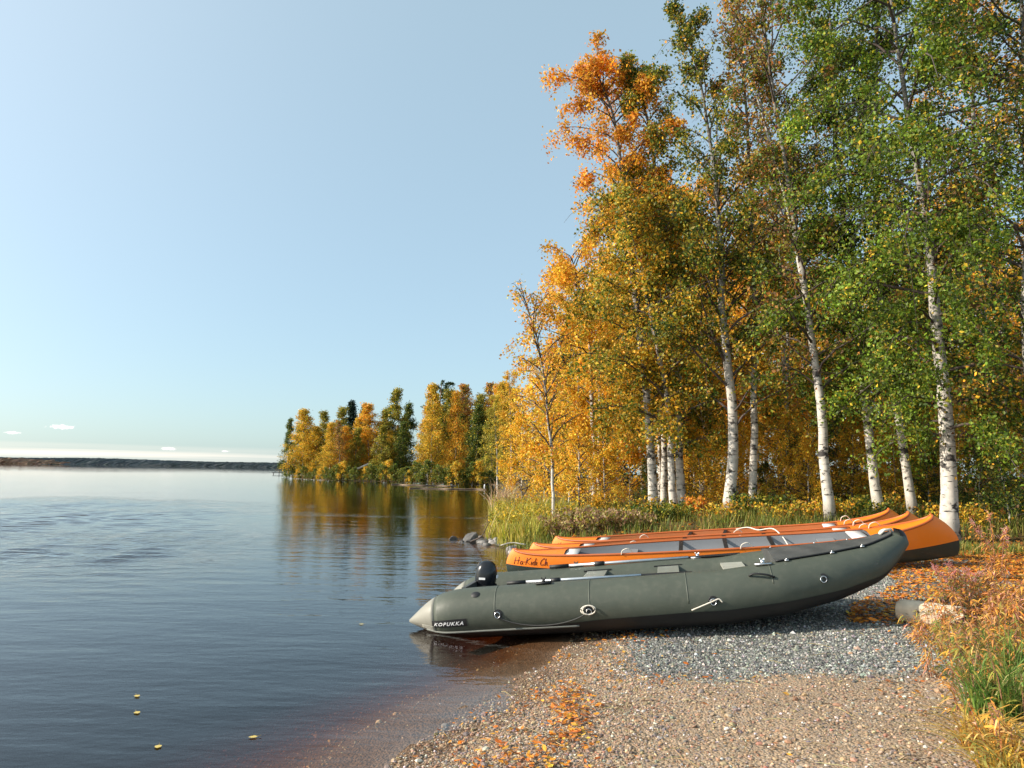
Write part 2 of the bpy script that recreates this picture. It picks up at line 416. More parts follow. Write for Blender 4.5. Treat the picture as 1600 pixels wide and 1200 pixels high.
w2 = noise(t, mapping(t, pos, (1, 1.7, 1), rot=(0, 0, R(-12))), 7.5, 3, .6)
w3 = noise(t, mapping(t, pos, (.5, 1.6, 1), rot=(0, 0, R(22))), 1.1, 3, .55)
calm = math_node(t, 'ADD', math_node(t, 'MULTIPLY', w1, .0050), math_node(t, 'MULTIPLY', w3, .014))
calm = math_node(t, 'ADD', calm, math_node(t, 'MULTIPLY', w2, .0012))
rough_h = math_node(t, 'ADD', math_node(t, 'MULTIPLY', w1, .016), math_node(t, 'MULTIPLY', w2, .020))
h = math_node(t, 'ADD', calm, math_node(t, 'MULTIPLY', rough_h, math_node(t, 'ADD', ruff, math_node(t, 'MULTIPLY', streak, .45))))
h = math_node(t, 'MULTIPLY', h, math_node(t, 'MINIMUM', 1.0, math_node(t, 'POWER', math_node(t, 'DIVIDE', 16.0, math_node(t, 'MAXIMUM', py_, 1.0)), 1.05)))
bp = N(t, 'ShaderNodeBump'); bp.inputs['Strength'].default_value = 1.0; bp.inputs['Distance'].default_value = 1.0
L(t, h, bp.inputs['Height'])
fr = N(t, 'ShaderNodeFresnel'); fr.inputs[0].default_value = 1.333; L(t, bp.outputs[0], fr.inputs['Normal'])
gl = N(t, 'ShaderNodeBsdfGlossy'); gl.inputs['Roughness'].default_value = .02; gl.inputs['Color'].default_value = (.97, .97, .97, 1); L(t, bp.outputs[0], gl.inputs['Normal'])
tr = N(t, 'ShaderNodeBsdfTransparent'); tr.inputs[0].default_value = (.95, .95, .95, 1)
geo = N(t, 'ShaderNodeNewGeometry')      # light coming up from below never meets total reflection here: keep a small constant loss
F = math_node(t, 'ADD', math_node(t, 'MULTIPLY', fr.outputs[0], math_node(t, 'SUBTRACT', 1.0, geo.outputs['Backfacing'])), math_node(t, 'MULTIPLY', geo.outputs['Backfacing'], .07))
mx = N(t, 'ShaderNodeMixShader'); L(t, F, mx.inputs[0]); L(t, tr.outputs[0], mx.inputs[1]); L(t, gl.outputs[0], mx.inputs[2])
out = t.nodes['Material Output']; L(t, mx.outputs[0], out.inputs[0])
va = N(t, 'ShaderNodeVolumeAbsorption'); va.inputs['Color'].default_value = (.70, .46, .14, 1); va.inputs['Density'].default_value = 3.6
L(t, va.outputs[0], out.inputs['Volume'])
M_water = m
wx = axis(-25, 1.5, .115, -5000, 5000, 1.35); wy = axis(7.0, 40, .08, -60, 5500, 1.3)
WX, WY = np.meshgrid(wx, wy, indexing='ij')
r3 = np.random.default_rng(5); wz = np.zeros(WX.shape)
for k in range(22):                                   # short wind waves, all real relief
    lam = r3.uniform(.34, .72); th_ = R(80) + r3.normal(0, .42); kk = 2 * math.pi / lam
    wz += lam * .0046 * np.sin(kk * (math.cos(th_) * WX + math.sin(th_) * WY) + r3.uniform(0, 6.28) + 1.5 * wob(WX, WY, .9, k))
patch = np.clip(.75 + .6 * wob(WX, WY, .35, 2) + .4 * wob(WX, WY * 2, .9, 6), .1, 1.3)
amask = sstep(.16, .50, -WX / (WY + 4)) * sstep(7.5, 14.0, WY + 1.0 * wob(WX, WY, .5, 9)) * (1 - sstep(22, 39, WY)) * sstep(-24.5, -21, WX)
mb = MB(); mb.grid(np.stack([WX, WY, wz * patch * amask], -1))
wt = mb.build('water', M_water); tag(wt, kind='structure')

# ------------------------------------------------------------------ far shore
def far_ridge(name, px0, px1, prof, Yd, col, seed, depth=260, kind='structure', tooth=1.0, nn=420):
    r2 = np.random.default_rng(seed)
    xs = np.linspace(PY(px0, 730, Yd)[0], PY(px1, 730, Yd)[0], nn)
    px = np.linspace(px0, px1, nn)
    top = np.interp(px, [p[0] for p in prof], [p[1] for p in prof])
    rows = []
    for k in range(9):
        u = k / 8
        hts = top * (math.sin(min(1, u * 1.6) * math.pi / 2)) * (1 if u < .9 else .9)
        jag = (np.minimum(r2.gamma(2.0, .5, nn), 1.8) * 1.1 + r2.normal(0, .4, nn)) * tooth * (u > 0) + np.interp(np.arange(nn), np.arange(0, nn, 6), r2.uniform(0, 2.2, len(np.arange(0, nn, 6)))) * tooth * (u > 0)
        rows.append(np.stack([xs + r2.uniform(-1, 1, nn), np.full(nn, Yd) + u * depth + r2.uniform(-6, 6, nn), np.maximum(hts + jag - 1.0, -1)], -1))
    c = np.array([pick([(col, 1)], nn, .25) for _ in range(9)])
    mb = MB(); mb.grid(np.array(rows).transpose(1, 0, 2), col=c.transpose(1, 0, 2).reshape(-1, 3), flip=True)
    return tag(mb.build(name, M_needle, smooth=False), kind=kind)
far_ridge('far_shore_hill', -260, 800, [(-260, 16), (20, 17), (60, 19.5), (130, 19), (200, 16), (330, 13), (440, 11), (800, 11)], 2300, (.075, .085, .085), 3, tooth=1.0, nn=1600)
far_ridge('far_shore_hill', 215, 900, [(215, 1), (240, 9), (330, 11), (440, 11), (900, 10)], 1700, (.08, .085, .075), 4, tooth=.8, nn=1200)
far_ridge('wooded_island', -200, 58, [(-200, 6), (-10, 6), (30, 4), (50, 1), (58, 0)], 1150, (.20, .11, .06), 5, depth=90, tooth=1.2, nn=150)

# ------------------------------------------------------------------ trees
GOLD = (.78, .42, .035); ORANGE = (.78, .31, .035); RUST = (.48, .20, .05); OLIVE = (.32, .29, .035); GREEN = (.085, .135, .016)
BRIGHT = (.20, .29, .025); DARK = (.045, .08, .018); YELL = (.72, .50, .045); BROWN = (.24, .13, .05)
def branch_set(tr_path, t0, nl, lmax, prof, up, ntw, r2, droop=.25, rr=None):
    """limbs and twigs growing from a trunk; returns polylines (limbs, twigs)"""
    limbs, twigs = [], []
    n = len(tr_path)
    for k in range(nl):
        t = t0 + (1 - t0) * ((k + r2.uniform(0, 1)) / nl) ** .92
        i = t * (n - 1); a = int(min(i, n - 2)); base = tr_path[a] + (tr_path[a + 1] - tr_path[a]) * (i - a)
        az = k * 2.4 + r2.uniform(-.6, .6)
        s = (t - t0) / (1 - t0)
        ln = lmax * np.interp(s, np.linspace(0, 1, len(prof)), prof) * r2.uniform(.65, 1.15)
        el = up + (.35) * s + r2.uniform(-.2, .2)
        d = np.array([math.cos(az) * math.cos(el), math.sin(az) * math.cos(el), math.sin(el)])
        u = np.linspace(0, 1, 6)[:, None]
        lim = base + d * ln * u + np.array([0, 0, -1]) * droop * ln * u ** 2.4 + np.cumsum(r2.normal(0, .02 * ln, (6, 3)), 0) * (u > 0)
        limbs.append((lim, .012 + .018 * ln * .5 * (1 - .5 * s), s))
        for j in range(ntw):
            w = r2.uniform(.25, 1.0); ii = w * 5; a2 = int(min(ii, 4)); b0 = lim[a2] + (lim[a2 + 1] - lim[a2]) * (ii - a2)
            d2 = d * .6 + r2.normal(0, .55, 3); d2[2] += .1; d2 /= np.linalg.norm(d2)
            l2 = ln * r2.uniform(.22, .48) * (1.15 - .4 * w)
            u2 = np.linspace(0, 1, 4)[:, None]
            tw = b0 + d2 * l2 * u2 + np.array([0, 0, -1]) * l2 * .65 * u2 ** 2
            twigs.append((tw, .006, s))
    return limbs, twigs
def leaves_on(twigs, n, r2, size, pal, spread=.13, keep=.85, palfun=None, hang=.5):
    tw = np.array([a for a, _, _ in twigs]); ss = np.array([s for _, _, s in twigs])
    wt = r2.gamma(1.3, 1, len(tw)) * (r2.uniform(0, 1, len(tw)) < keep); wt /= wt.sum()
    idx = r2.choice(len(tw), n, p=wt)
    u = r2.uniform(0, 1, n) ** .8 * 2.999; a = u.astype(int); fr_ = (u - a)[:, None]
    p = tw[idx, a] * (1 - fr_) + tw[idx, a + 1] * fr_
    sc_ = np.linalg.norm(tw[idx, 3] - tw[idx, 0], axis=1)[:, None]
    p = p + r2.normal(0, 1, (n, 3)) * (spread * .55 + .06 * sc_) * np.array([1, 1, .8])
    p[:, 2] -= r2.gamma(1.5, .06, n) * hang * 2.6
    tint = np.exp(r2.normal(0, .16, len(tw)))[idx][:, None]
    col = pick(pal, n, .2) if palfun is None else palfun(p, n, idx)
    mb = MB(); scatter(mb, LEAFV, LEAFF, p, rotmats(n, tilt=r2.normal(1.15, .45, n)), size * .93 * np.clip(np.exp(r2.normal(0, .32, n)), .45, 1.45), col * tint)
    return mb
def make_birch(name, path, r0, t0, nl, lmax, prof, up, ntw, nleaf, size, pal, label, cat='birch', group=None, seed=1,
               bark=None, droop=.25, keep=.85, dark_top=True, limb_sides=5, palfun=None, rmin=.012, spread=.13, forks=()):
    """path: world points of the trunk from foot to tip"""
    r2 = np.random.default_rng(seed)
    path = np.asarray(path, float); base = path[0].copy(); rel = path - base
    tp = bez(rel, 26); tp[1:] += np.cumsum(r2.normal(0, .012, (25, 3)) * np.array([1, 1, 0]), 0)
    root = thing(name, base, label, cat, group)
    u = np.linspace(0, 1, 26)
    rad = r0 * .80 * (1 - u) ** 1.05 + rmin; rad[0] *= 1.3; rad[1] *= 1.1
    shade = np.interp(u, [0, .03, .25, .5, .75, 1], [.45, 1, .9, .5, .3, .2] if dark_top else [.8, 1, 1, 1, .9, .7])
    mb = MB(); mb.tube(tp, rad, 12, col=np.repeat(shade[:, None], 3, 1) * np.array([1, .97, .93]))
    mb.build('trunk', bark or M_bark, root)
    limbs, twigs = branch_set(tp, t0, nl, lmax, prof, up, ntw, r2, droop)
    for (ft, dx, dy, dz) in forks:
        i = ft * 25; a = int(i); b0 = tp[a]
        fp = bez([b0, b0 + np.array([dx * .35, dy * .35, dz * .45]), b0 + np.array([dx, dy, dz])], 14)
        mbf = MB(); mbf.tube(fp, rad[a] * .7 * (1 - np.linspace(0, 1, 14)) ** .8 + .01, 8, col=np.full((14, 3), .85)); mbf.build('fork', bark or M_bark, root)
        l2, t2 = branch_set(fp, .15, nl // 2, lmax * .8, prof, up, ntw, r2, droop)
        limbs += l2; twigs += t2
    mb = MB()
    for p, r, s in limbs: mb.tube(p, np.linspace(r, .005, len(p)), limb_sides, caps=False)
    for p, r, s in twigs: mb.tube(p, np.linspace(r, .003, len(p)), 3, caps=False)
    mb.build('branches', M_twig, root)
    if nleaf: leaves_on(twigs, nleaf, r2, size, pal, keep=keep, palfun=palfun, spread=spread).build('crown', M_leaf, root, smooth=False)
    return root
def grad_pal(lo, hi, z0, z1):
    def f(p, n, idx):
        w = sstep(z0, z1, p[:, 2] + rng.normal(0, .6, n))
        a = pick(lo, n, .2); b_ = pick(hi, n, .2); k = (rng.uniform(0, 1, n) < w)[:, None]
        return np.where(k, b_, a)
    return f
def foot(px, Yd):
    p = PY(px, 790, Yd); return np.array([p[0], p[1], hz(p[0], p[1]) - .06])
def trunk_path(px0, Yd, pts):
    """foot at picture column px0 and distance Yd, rising through picture points (px, py[, dY])"""
    out = [foot(px0, Yd)]
    for q_ in pts: out.append(PY(q_[0], q_[1], Yd + (q_[2] if len(q_) > 2 else 0)))
    return out
BELL = [.75, 1.0, 1.0, .9, .7, .35]; CONE = [1, .95, .75, .55, .35, .15]; EVEN = [.8, 1, 1, .95, .85, .5]

make_birch('birch_tree', trunk_path(866, 17.0, [(862, 680), (848, 560), (820, 465)]), .035, .15, 36, 1.15, EVEN, .75, 6, 3000, .060,
           [(GOLD, 3), (YELL, 2), (ORANGE, 2), (OLIVE, 1)], 'thin young birch with sparse golden leaves leaning over the grassy bank', seed=11, keep=.6)
make_birch('birch_tree', trunk_path(1022, 17.5, [(1012, 640), (985, 400), (962, 210), (935, 118)]), .13, .16, 58, 1.85, [.8, 1, 1, 1.0, .95, .5], .6, 9, 28000, .070,
           [(ORANGE, 4), (GOLD, 4), (RUST, 1), (YELL, 1)], 'tall birch with orange gold top leaning left over the lake', seed=12, keep=.6,
           palfun=grad_pal([(GOLD, 4), (OLIVE, 4), (YELL, 2)], [(ORANGE, 4), (GOLD, 6), (RUST, 1)], 5.5, 8.5))
make_birch('birch_tree', trunk_path(1036, 18.3, [(1030, 600), (1000, 420), (985, 280)]), .09, .18, 44, 2.0, EVEN, .5, 7, 24000, .072,
           [(GOLD, 4), (OLIVE, 4), (YELL, 2), (GREEN, 1)], 'slender yellow green birch, second of the clump of four trunks from the left', seed=13)
make_birch('birch_tree', trunk_path(1052, 17.0, [(1046, 620), (1010, 450), (985, 330)]), .10, .16, 48, 2.3, EVEN, .45, 7, 26000, .070,
           [(OLIVE, 5), (GREEN, 3), (GOLD, 3), (YELL, 1)], 'olive leaved birch, third trunk of the clump of four from the left', seed=14)
make_birch('birch_tree', trunk_path(1066, 17.6, [(1060, 620), (1040, 420), (1010, 200), (985, 110)]), .12, .18, 50, 1.6, BELL, .7, 7, 19000, .070,
           [(GREEN, 4), (OLIVE, 4), (GOLD, 1)], 'darker trunked birch at the right end of the clump of four', seed=15)
make_birch('birch_tree', trunk_path(1138, 16.2, [(1146, 660), (1130, 480), (1125, 380), (1105, 200), (1065, 30)]), .15, .18, 62, 2.6, [.9, 1, .8, .65, .55, .3], .7, 7, 20000, .068,
           [(GREEN, 4), (OLIVE, 4), (DARK, 2), (GOLD, 1)], 'stout white birch with curved foot and thin dark green crown', seed=16, keep=.65)
make_birch('birch_tree', trunk_path(1174, 16.6, [(1180, 600), (1175, 400), (1165, 180), (1150, 10)]), .10, .22, 52, 1.6, EVEN, .75, 7, 11000, .066,
           [(RUST, 3), (BROWN, 2), (GOLD, 2), (OLIVE, 3)], 'narrow birch with sparse rusty leaves right of the stout curved birch', seed=17, keep=.6)
make_birch('birch_tree', trunk_path(1297, 14.8, [(1282, 640), (1262, 500), (1232, 300), (1195, 90), (1180, -60)]), .115, .22, 54, 1.9, EVEN, .75, 7, 14000, .064,
           [(BROWN, 3), (GREEN, 4), (OLIVE, 3), (RUST, 2)], 'forked white birch with leaning trunk and dark lower leaf tuft', seed=18, keep=.6, forks=((.40, -1.0, .3, 5.5),))
make_birch('birch_tree', trunk_path(1375, 15.6, [(1352, 640), (1330, 480), (1310, 250), (1290, -80)]), .12, .20, 52, 2.3, EVEN, .5, 7, 38000, .064,
           [(GREEN, 5), (BRIGHT, 3), (OLIVE, 3), (DARK, 2)], 'green birch leaning left with black notched trunk behind the canoe bows', seed=19)
make_birch('birch_tree', trunk_path(1428, 15.2, [(1402, 640), (1382, 560), (1372, 350), (1370, 50), (1372, -120)]), .10, .20, 52, 2.1, EVEN, .45, 7, 36000, .064,
           [(GREEN, 4), (BRIGHT, 4), (DARK, 2), (OLIVE, 1)], 'thin leaning birch between the notched trunk and the thickest trunk', seed=20)
make_birch('birch_tree', trunk_path(1482, 13.2, [(1476, 640), (1458, 450), (1438, 300), (1400, 90), (1370, -180)]), .165, .14, 88, 3.0, [.6, .85, 1, 1, .9, .6], .35, 9, 80000, .060,
           [(GREEN, 5), (BRIGHT, 5), (OLIVE, 1), (YELL, .5)], 'thickest white birch with bright green hanging leaves beside the orange bows', seed=21, droop=.65)
make_birch('birch_tree', trunk_path(1618, 12.6, [(1612, 600), (1605, 350), (1598, 100), (1592, -150)]), .14, .12, 60, 2.5, EVEN, .5, 8, 32000, .066,
           [(DARK, 4), (BROWN, 3), (GOLD, 2), (OLIVE, 2), (GREEN, 2)], 'dark and gold leaved birch at the right edge of the picture', seed=22)
make_birch('birch_tree', trunk_path(1545, 19.0, [(1545, 600), (1530, 350), (1520, 100), (1520, -80)]), .13, .15, 56, 2.5, EVEN, .5, 7, 26000, .075,
           [(GOLD, 4), (ORANGE, 2), (DARK, 3), (BROWN, 3)], 'brown and gold birch deeper in the wood right of the thickest trunk', seed=23)
make_birch('birch_tree', trunk_path(1235, 20.0, [(1225, 600), (1215, 400), (1205, 250)]), .10, .15, 46, 2.0, EVEN, .5, 7, 18000, .075,
           [(GOLD, 5), (YELL, 2), (OLIVE, 3)], 'golden birch half hidden behind the forked white birch', seed=24)
make_birch('birch_tree', trunk_path(1100, 21.0, [(1100, 600), (1090, 420), (1085, 300)]), .09, .15, 46, 1.9, EVEN, .5, 7, 17000, .075,
           [(GOLD, 5), (ORANGE, 2), (OLIVE, 2)], 'golden birch in the gap behind the clump and the stout birch', seed=25)
make_birch('birch_tree', trunk_path(930, 20.5, [(925, 640), (915, 500), (890, 400)]), .08, .10, 48, 1.9, EVEN, .4, 7, 20000, .075,
           [(GOLD, 5), (YELL, 4), (ORANGE, 1)], 'golden birch at the left edge of the near wood, low branches over the bank', seed=26)

# prototypes copied through the wood and over the point
def proto(seed, H, r0, t0, nl, lmax, prof, up, ntw, nleaf, size, pal, bark=None, **kw):
    lean = np.random.default_rng(seed).normal(0, .035 * H, 2)
    return make_birch('birch_tree', [(0, 0, 0), (lean[0] * .3, lean[1] * .3, H * .45), (lean[0], lean[1], H)], r0, t0, nl, lmax, prof, up, ntw, nleaf, size, pal,
                      'x', seed=seed, bark=bark, limb_sides=4, **kw)
def make_spruce(name, H, label, seed, pal, cat='spruce', lvl=26, wid=.17, thin=1.0):
    r2 = np.random.default_rng(seed); root = thing(name, (0, 0, 0), label, cat)
    mb = MB(); mb.tube([(0, 0, 0), (0, 0, H * .5), (0, 0, H)], [.13, .08, .01], 7); mb.build('trunk', M_pine, root)
    mb = MB(); pts = []; tl = []
    for k in range(lvl):
        z0_ = H * (.05 + .93 * k / lvl); ln = H * wid * (1 - k / lvl) ** .8 + .15
        for j in range(12):
            z = z0_ + r2.normal(0, .16); az = r2.uniform(0, 6.28); l_ = ln * r2.uniform(.6, 1.1)
            d = np.array([math.cos(az), math.sin(az), -.18])
            m_ = int(22 * thin)
            u = r2.uniform(.1, 1, m_)[:, None]
            pts.append(np.array([0, 0, z]) + d * l_ * u + r2.normal(0, .13, (m_, 3)) + np.array([0, 0, .12]) * u ** 2 * l_)
    p = np.vstack(pts); n = len(p)
    scatter(mb, LEAFV, LEAFF, p, rotmats(n, tilt=r2.normal(.9, .5, n)), np.stack([np.full(n, .18), np.full(n, .34), np.full(n, .2)], -1), pick(pal, n, .25))
    mb.build('crown', M_needle, root, smooth=False); return root
def make_pine(name, H, label, seed):
    r2 = np.random.default_rng(seed); root = thing(name, (0, 0, 0), label, 'pine')
    tp = bez([(0, 0, 0), (.1, 0, H * .5), (-.1, .1, H)], 14)
    mb = MB(); mb.tube(tp, np.linspace(.16, .04, 14), 8); mb.build('trunk', M_pine, root)
    limbs, twigs = branch_set(tp, .55, 26, 1.7, [.6, 1, 1, .9, .6], .2, 6, r2, .0)
    mb = MB()
    for q_, r_, s_ in limbs: mb.tube(q_, np.linspace(r_, .01, len(q_)), 4, caps=False)
    mb.build('branches', M_pine, root)
    leaves_on(twigs, 6000, r2, .15, [((.05, .09, .035), 3), ((.035, .065, .03), 2)], spread=.14, hang=0).build('crown', M_needle, root, smooth=False)
    return root
G1 = [(GOLD, 5), (YELL, 5)]; G2 = [(OLIVE, 4), (YELL, 4), (GREEN, 1)]; G3 = [(ORANGE, 3), (GOLD, 6), (YELL, 2)]; G4 = [(DARK, 3), (GREEN, 4), (OLIVE, 2)]
protos = {
    'gold': proto(101, 12, .12, .18, 40, 1.9, EVEN, .5, 6, 9000, .105, G1, spread=.18),
    'mixed': proto(102, 12, .12, .22, 40, 1.9, EVEN, .55, 6, 8000, .105, G2, spread=.18),
    'orange': proto(103, 12, .11, .25, 38, 1.7, BELL, .6, 6, 7500, .105, G3, spread=.18),
    'green': proto(104, 12, .12, .15, 40, 2.0, EVEN, .5, 6, 8500, .105, G4, spread=.18),
    'sparse': proto(105, 12, .10, .35, 38, 1.6, BELL, .8, 6, 2600, .10, [(BROWN, 3), (RUST, 2), (OLIVE, 2)], spread=.15),
    'sapling': proto(106, 4.2, .03, .05, 34, 1.25, [1, 1, .9, .8, .6, .3], .55, 6, 6500, .070, G1, dark_top=False, rmin=.006),
    'saplingb': proto(107, 4.2, .03, .05, 34, 1.25, [1, 1, .9, .8, .6, .3], .5, 6, 6500, .070, [(GOLD, 4), (OLIVE, 3), (YELL, 3)], dark_top=False, rmin=.006),
    'greensap': proto(108, 3.2, .03, .04, 34, 1.2, [1, 1, .9, .8, .6, .3], .4, 6, 6000, .065, G4, dark_top=False, rmin=.006),
    # for the point across the bay: larger leaf masses
    'pgold': proto(111, 12, .13, .03, 54, 3.3, [1, 1, .9, .75, .5, .2], .6, 8, 17000, .165, [(GOLD, 5), (YELL, 5), (OLIVE, 5)], spread=.42, keep=.9),
    'polive': proto(112, 12, .13, .06, 50, 3.1, [.9, 1, .9, .7, .45, .2], .6, 8, 12000, .18, [(OLIVE, 7), (YELL, 2), (BROWN, 1.5), (GREEN, 3)], spread=.4, keep=.85),
    'porange': proto(113, 12, .13, .08, 50, 3.0, [.9, 1, .95, .75, .5, .2], .6, 8, 14000, .165, [(ORANGE, 2), (GOLD, 7), (YELL, 3), (OLIVE, 2)], spread=.42, keep=.9),
    'pgreen': proto(114, 12, .13, .03, 50, 3.0, [1, 1, .85, .65, .4, .15], .6, 8, 12000, .18, [(DARK, 4), (GREEN, 4), (OLIVE, 2)], spread=.4, keep=.9),
    'pbare': proto(115, 12, .12, .25, 50, 2.3, BELL, .9, 7, 3600, .19, [(BROWN, 3), (OLIVE, 2), (RUST, 2), (GOLD, 1)], spread=.25),
    'spruce': make_spruce('spruce_tree', 12, 'x', 121, [((.025, .05, .028), 3), ((.015, .03, .02), 2)]),
    'pine': make_pine('pine_tree', 13, 'x', 131),
}
KIDS = {o: children(o) for o in protos.values()}
used = set()
def place(kind, x, y, H, label, group=None, wide=1.0, cat=None, name=None, z=None):
    src = protos[kind]
    if kind in used: o = copy_tree(src, kids=KIDS)
    else: o = src; used.add(kind)
    base = {'sapling': 4.2, 'saplingb': 4.2, 'greensap': 3.2, 'pine': 13}.get(kind, 12)
    s = H / base
    o.location = (x, y, (hz(x, y) if z is None else z) - .05); o.scale = (s * wide, s * wide, s); o.rotation_euler = (0, 0, rng.uniform(0, 6.28))
    if name: o.name = name
    o['label'] = label
    if 'group' in o: del o['group']
    if group: o['group'] = group
    if cat: o['category'] = cat
    return o
def at_px(px, Yd): p = PY(px, 740, Yd); return p[0], p[1]

# the wood behind the front row: columns of slender trees, 23 to 60 m off
WOODLAB = {'gold': 'slender golden birch in the dense wood behind the front row of birches', 'mixed': 'yellow green birch in the dense wood behind the front row of birches',
           'orange': 'orange leaved birch in the dense wood behind the front row of birches', 'green': 'green leaved tree deep in the wood behind the boats',
           'sparse': 'nearly bare brown birch deep in the wood behind the boats', 'pine': 'red trunked pine deep in the wood behind the boats', 'spruce': 'dark spruce deep in the wood behind the boats'}
seq = ['gold', 'mixed', 'gold', 'orange', 'green', 'gold', 'sparse', 'mixed', 'gold', 'pine', 'orange', 'gold', 'green', 'mixed', 'spruce']
k = 0
for Yd, px0, px1, dpx, H0 in ((24, 945, 1720, 72, 9.0), (30, 915, 1680, 52, 10.5), (38, 890, 1660, 46, 12.0), (50, 868, 1640, 40, 13.0), (68, 850, 1300, 40, 13.5)):
    px = px0
    while px < px1:
        kind = seq[k % len(seq)]; k += 1
        yy = Yd + rng.uniform(-2.5, 2.5); x, y = at_px(px + rng.uniform(-15, 15), yy)
        H = H0 * rng.uniform(.82, 1.12)
        if px < 960: H *= .80
        place(kind, x, y, H, WOODLAB[kind], 'trees of the dense wood, ' + kind, wide=rng.uniform(.9, 1.15))
        px += dpx * rng.uniform(.8, 1.2)
# golden saplings between the trunks and along the bank
SL = {'sapling': 'bushy golden birch sapling in the undergrowth between the trunks', 'saplingb': 'bushy yellow olive sapling in the undergrowth between the trunks',
      'greensap': 'low dark green bush in the undergrowth between the trunks'}
sq = ['sapling', 'saplingb', 'sapling', 'greensap', 'sapling', 'saplingb']
for i, (px, Yd, H) in enumerate([(905, 19.5, 3.4), (945, 19, 2.6), (985, 21, 3.6), (1005, 19, 1.8), (1085, 19, 3.0), (1110, 22, 4), (1160, 20, 3.2), (1200, 18.5, 1.6), (1215, 22, 3.8),
                                   (1250, 18, 2.6), (1270, 21, 4.0), (1330, 17.5, 2.4), (1340, 20, 3.6), (1400, 18.5, 2.8), (1405, 22, 4.2), (1450, 17, 2.4), (1460, 20, 3.4),
                                   (1095, 17.8, 1.9), (1150, 18.2, 2.2), (1225, 17.2, 2.3), (1262, 16.6, 2.0), (1325, 18.6, 3.0), (1362, 17.2, 2.2), (1412, 17.0, 2.4), (1440, 18.2, 3.0), (1525, 15.5, 2.2), (1530, 18, 3.6), (1575, 14.5, 2.6), (1600, 17, 3.8), (1560, 21, 4.4), (1640, 15.5, 3.0)]):
    kd = sq[i % 6]
    if px in (1200, 1450, 1575, 1525): kd = 'greensap'
    x, y = at_px(px, Yd)
    bt = [(0, 'left of the clump of four birches'), (1022, 'behind the clump of four birches'), (1075, 'between the clump and the stout curved birch'), (1138, 'behind the narrow rusty birch'), (1190, 'left of the forked white birch'), (1290, 'between the forked birch and the notched trunk'), (1385, 'left of the thickest trunk'), (1500, 'right of the thickest trunk')]
    where = [b_ for a_, b_ in bt if px >= a_][-1]
    place(kd, x, y, H * (.75 if kd == 'greensap' else 1), {'sapling': 'bushy golden birch sapling ', 'saplingb': 'bushy olive yellow birch sapling ', 'greensap': 'low dark green bush '}[kd] + where, 'undergrowth saplings, ' + kd, name='sapling' if kd != 'greensap' else 'green_bush', cat='sapling' if kd != 'greensap' else 'bush')
# golden trees over the near shore, left of the wood
for (px, Yd, H, kd, lab) in ((815, 30, 4.6, 'sapling', 'low golden birch leaning out over the reeds at the waterline'),
                             (850, 27, 4.6, 'sapling', 'golden young birch behind the thin leaning birch'),
                             (890, 25, 4.2, 'saplingb', 'yellow olive young birch at the left edge of the wood'),
                             (800, 46, 7.6, 'gold', 'golden birch tallest at the neck of the point'),
                             (835, 42, 7.4, 'gold', 'golden birch right of the tallest one at the neck of the point'),
                             (862, 52, 9.8, 'orange', 'orange birch rising behind the thin leaning birch'),
                             (883, 47, 10.5, 'spruce', 'dark spruce showing right of the thin leaning birch'),
                             (778, 60, 7.8, 'mixed', 'yellow green birch where the point joins the wood')):
    x, y = at_px(px, Yd); place(kd, x, y, H, lab, name='spruce_tree' if kd == 'spruce' else 'birch_tree', cat='spruce' if kd == 'spruce' else 'birch')

# the point across the bay: (picture column, picture row of the tip, distance, kind)
PT = [(453, 655, 113, 'pgreen', .55, 'grey green tree standing at the very tip of the point'),
      (478, 642, 111, 'pgold', 1.0, 'rounded gold and olive birch second from the tip of the point'),
      (497, 668, 110, 'pgold', 1.1, None), (512, 645, 115, 'polive', .8, None), (530, 638, 112, 'polive', .8, None),
      (550, 623, 122, 'spruce', 1.0, 'darkest narrow spruce rising above the point'), (571, 628, 124, 'spruce', .9, 'second dark spruce just right of the darkest one'),
      (545, 668, 108, 'porange', .9, None), (562, 655, 110, 'pgold', .7, None), (580, 632, 109, 'porange', 1.0, 'bright orange birch in the middle of the point'),
      (600, 640, 112, 'polive', .9, None), (614, 610, 110, 'polive', .75, 'tall pointed olive tree at the right end of the point before the gap'),
      (636, 632, 113, 'pgreen', .75, 'dark leaved tree beside the gap in the trees'), (628, 660, 106, 'pgreen', .8, None),
      (678, 604, 100, 'pgold', .68, 'tall columnar golden birch standing alone at the water'),
      (688, 600, 118, 'pine', 1.0, 'dark topped pine behind the columnar golden birch'),
      (706, 612, 112, 'polive', .7, None), (722, 606, 108, 'pbare', 1.0, None), (715, 615, 100, 'porange', .6, None), (738, 604, 114, 'pbare', 1.0, None),
      (745, 618, 106, 'polive', .7, None), (758, 600, 112, 'pbare', 1.0, None), (772, 604, 108, 'porange', .7, None), (786, 600, 104, 'pgold', .7, None),
      (770, 640, 92, 'polive', .8, None), (800, 610, 110, 'polive', .9, None), (665, 655, 110, 'pbare', .8, None), (700, 640, 108, 'polive', .8, None)]
for i_ in range(26):
    px_ = 470 + i_ * 12.5
    if 640 < px_ < 660: continue
    PT.append((px_ + rng.uniform(-4, 4), np.interp(px_, [450, 560, 640, 660, 800], [672, 660, 662, 640, 628]) + rng.uniform(-6, 14), rng.uniform(104, 122), ['polive', 'pgreen', 'porange', 'polive', 'pgold', 'pbare', 'pgreen'][i_ % 7], .85, None))
LABP = {'pgold': 'golden birch in the row of trees on the point across the bay', 'polive': 'olive brown birch in the row of trees on the point across the bay',
        'porange': 'orange birch in the row of trees on the point across the bay', 'pgreen': 'dark green tree in the row on the point across the bay', 'pbare': 'nearly bare birch at the right of the point across the bay'}
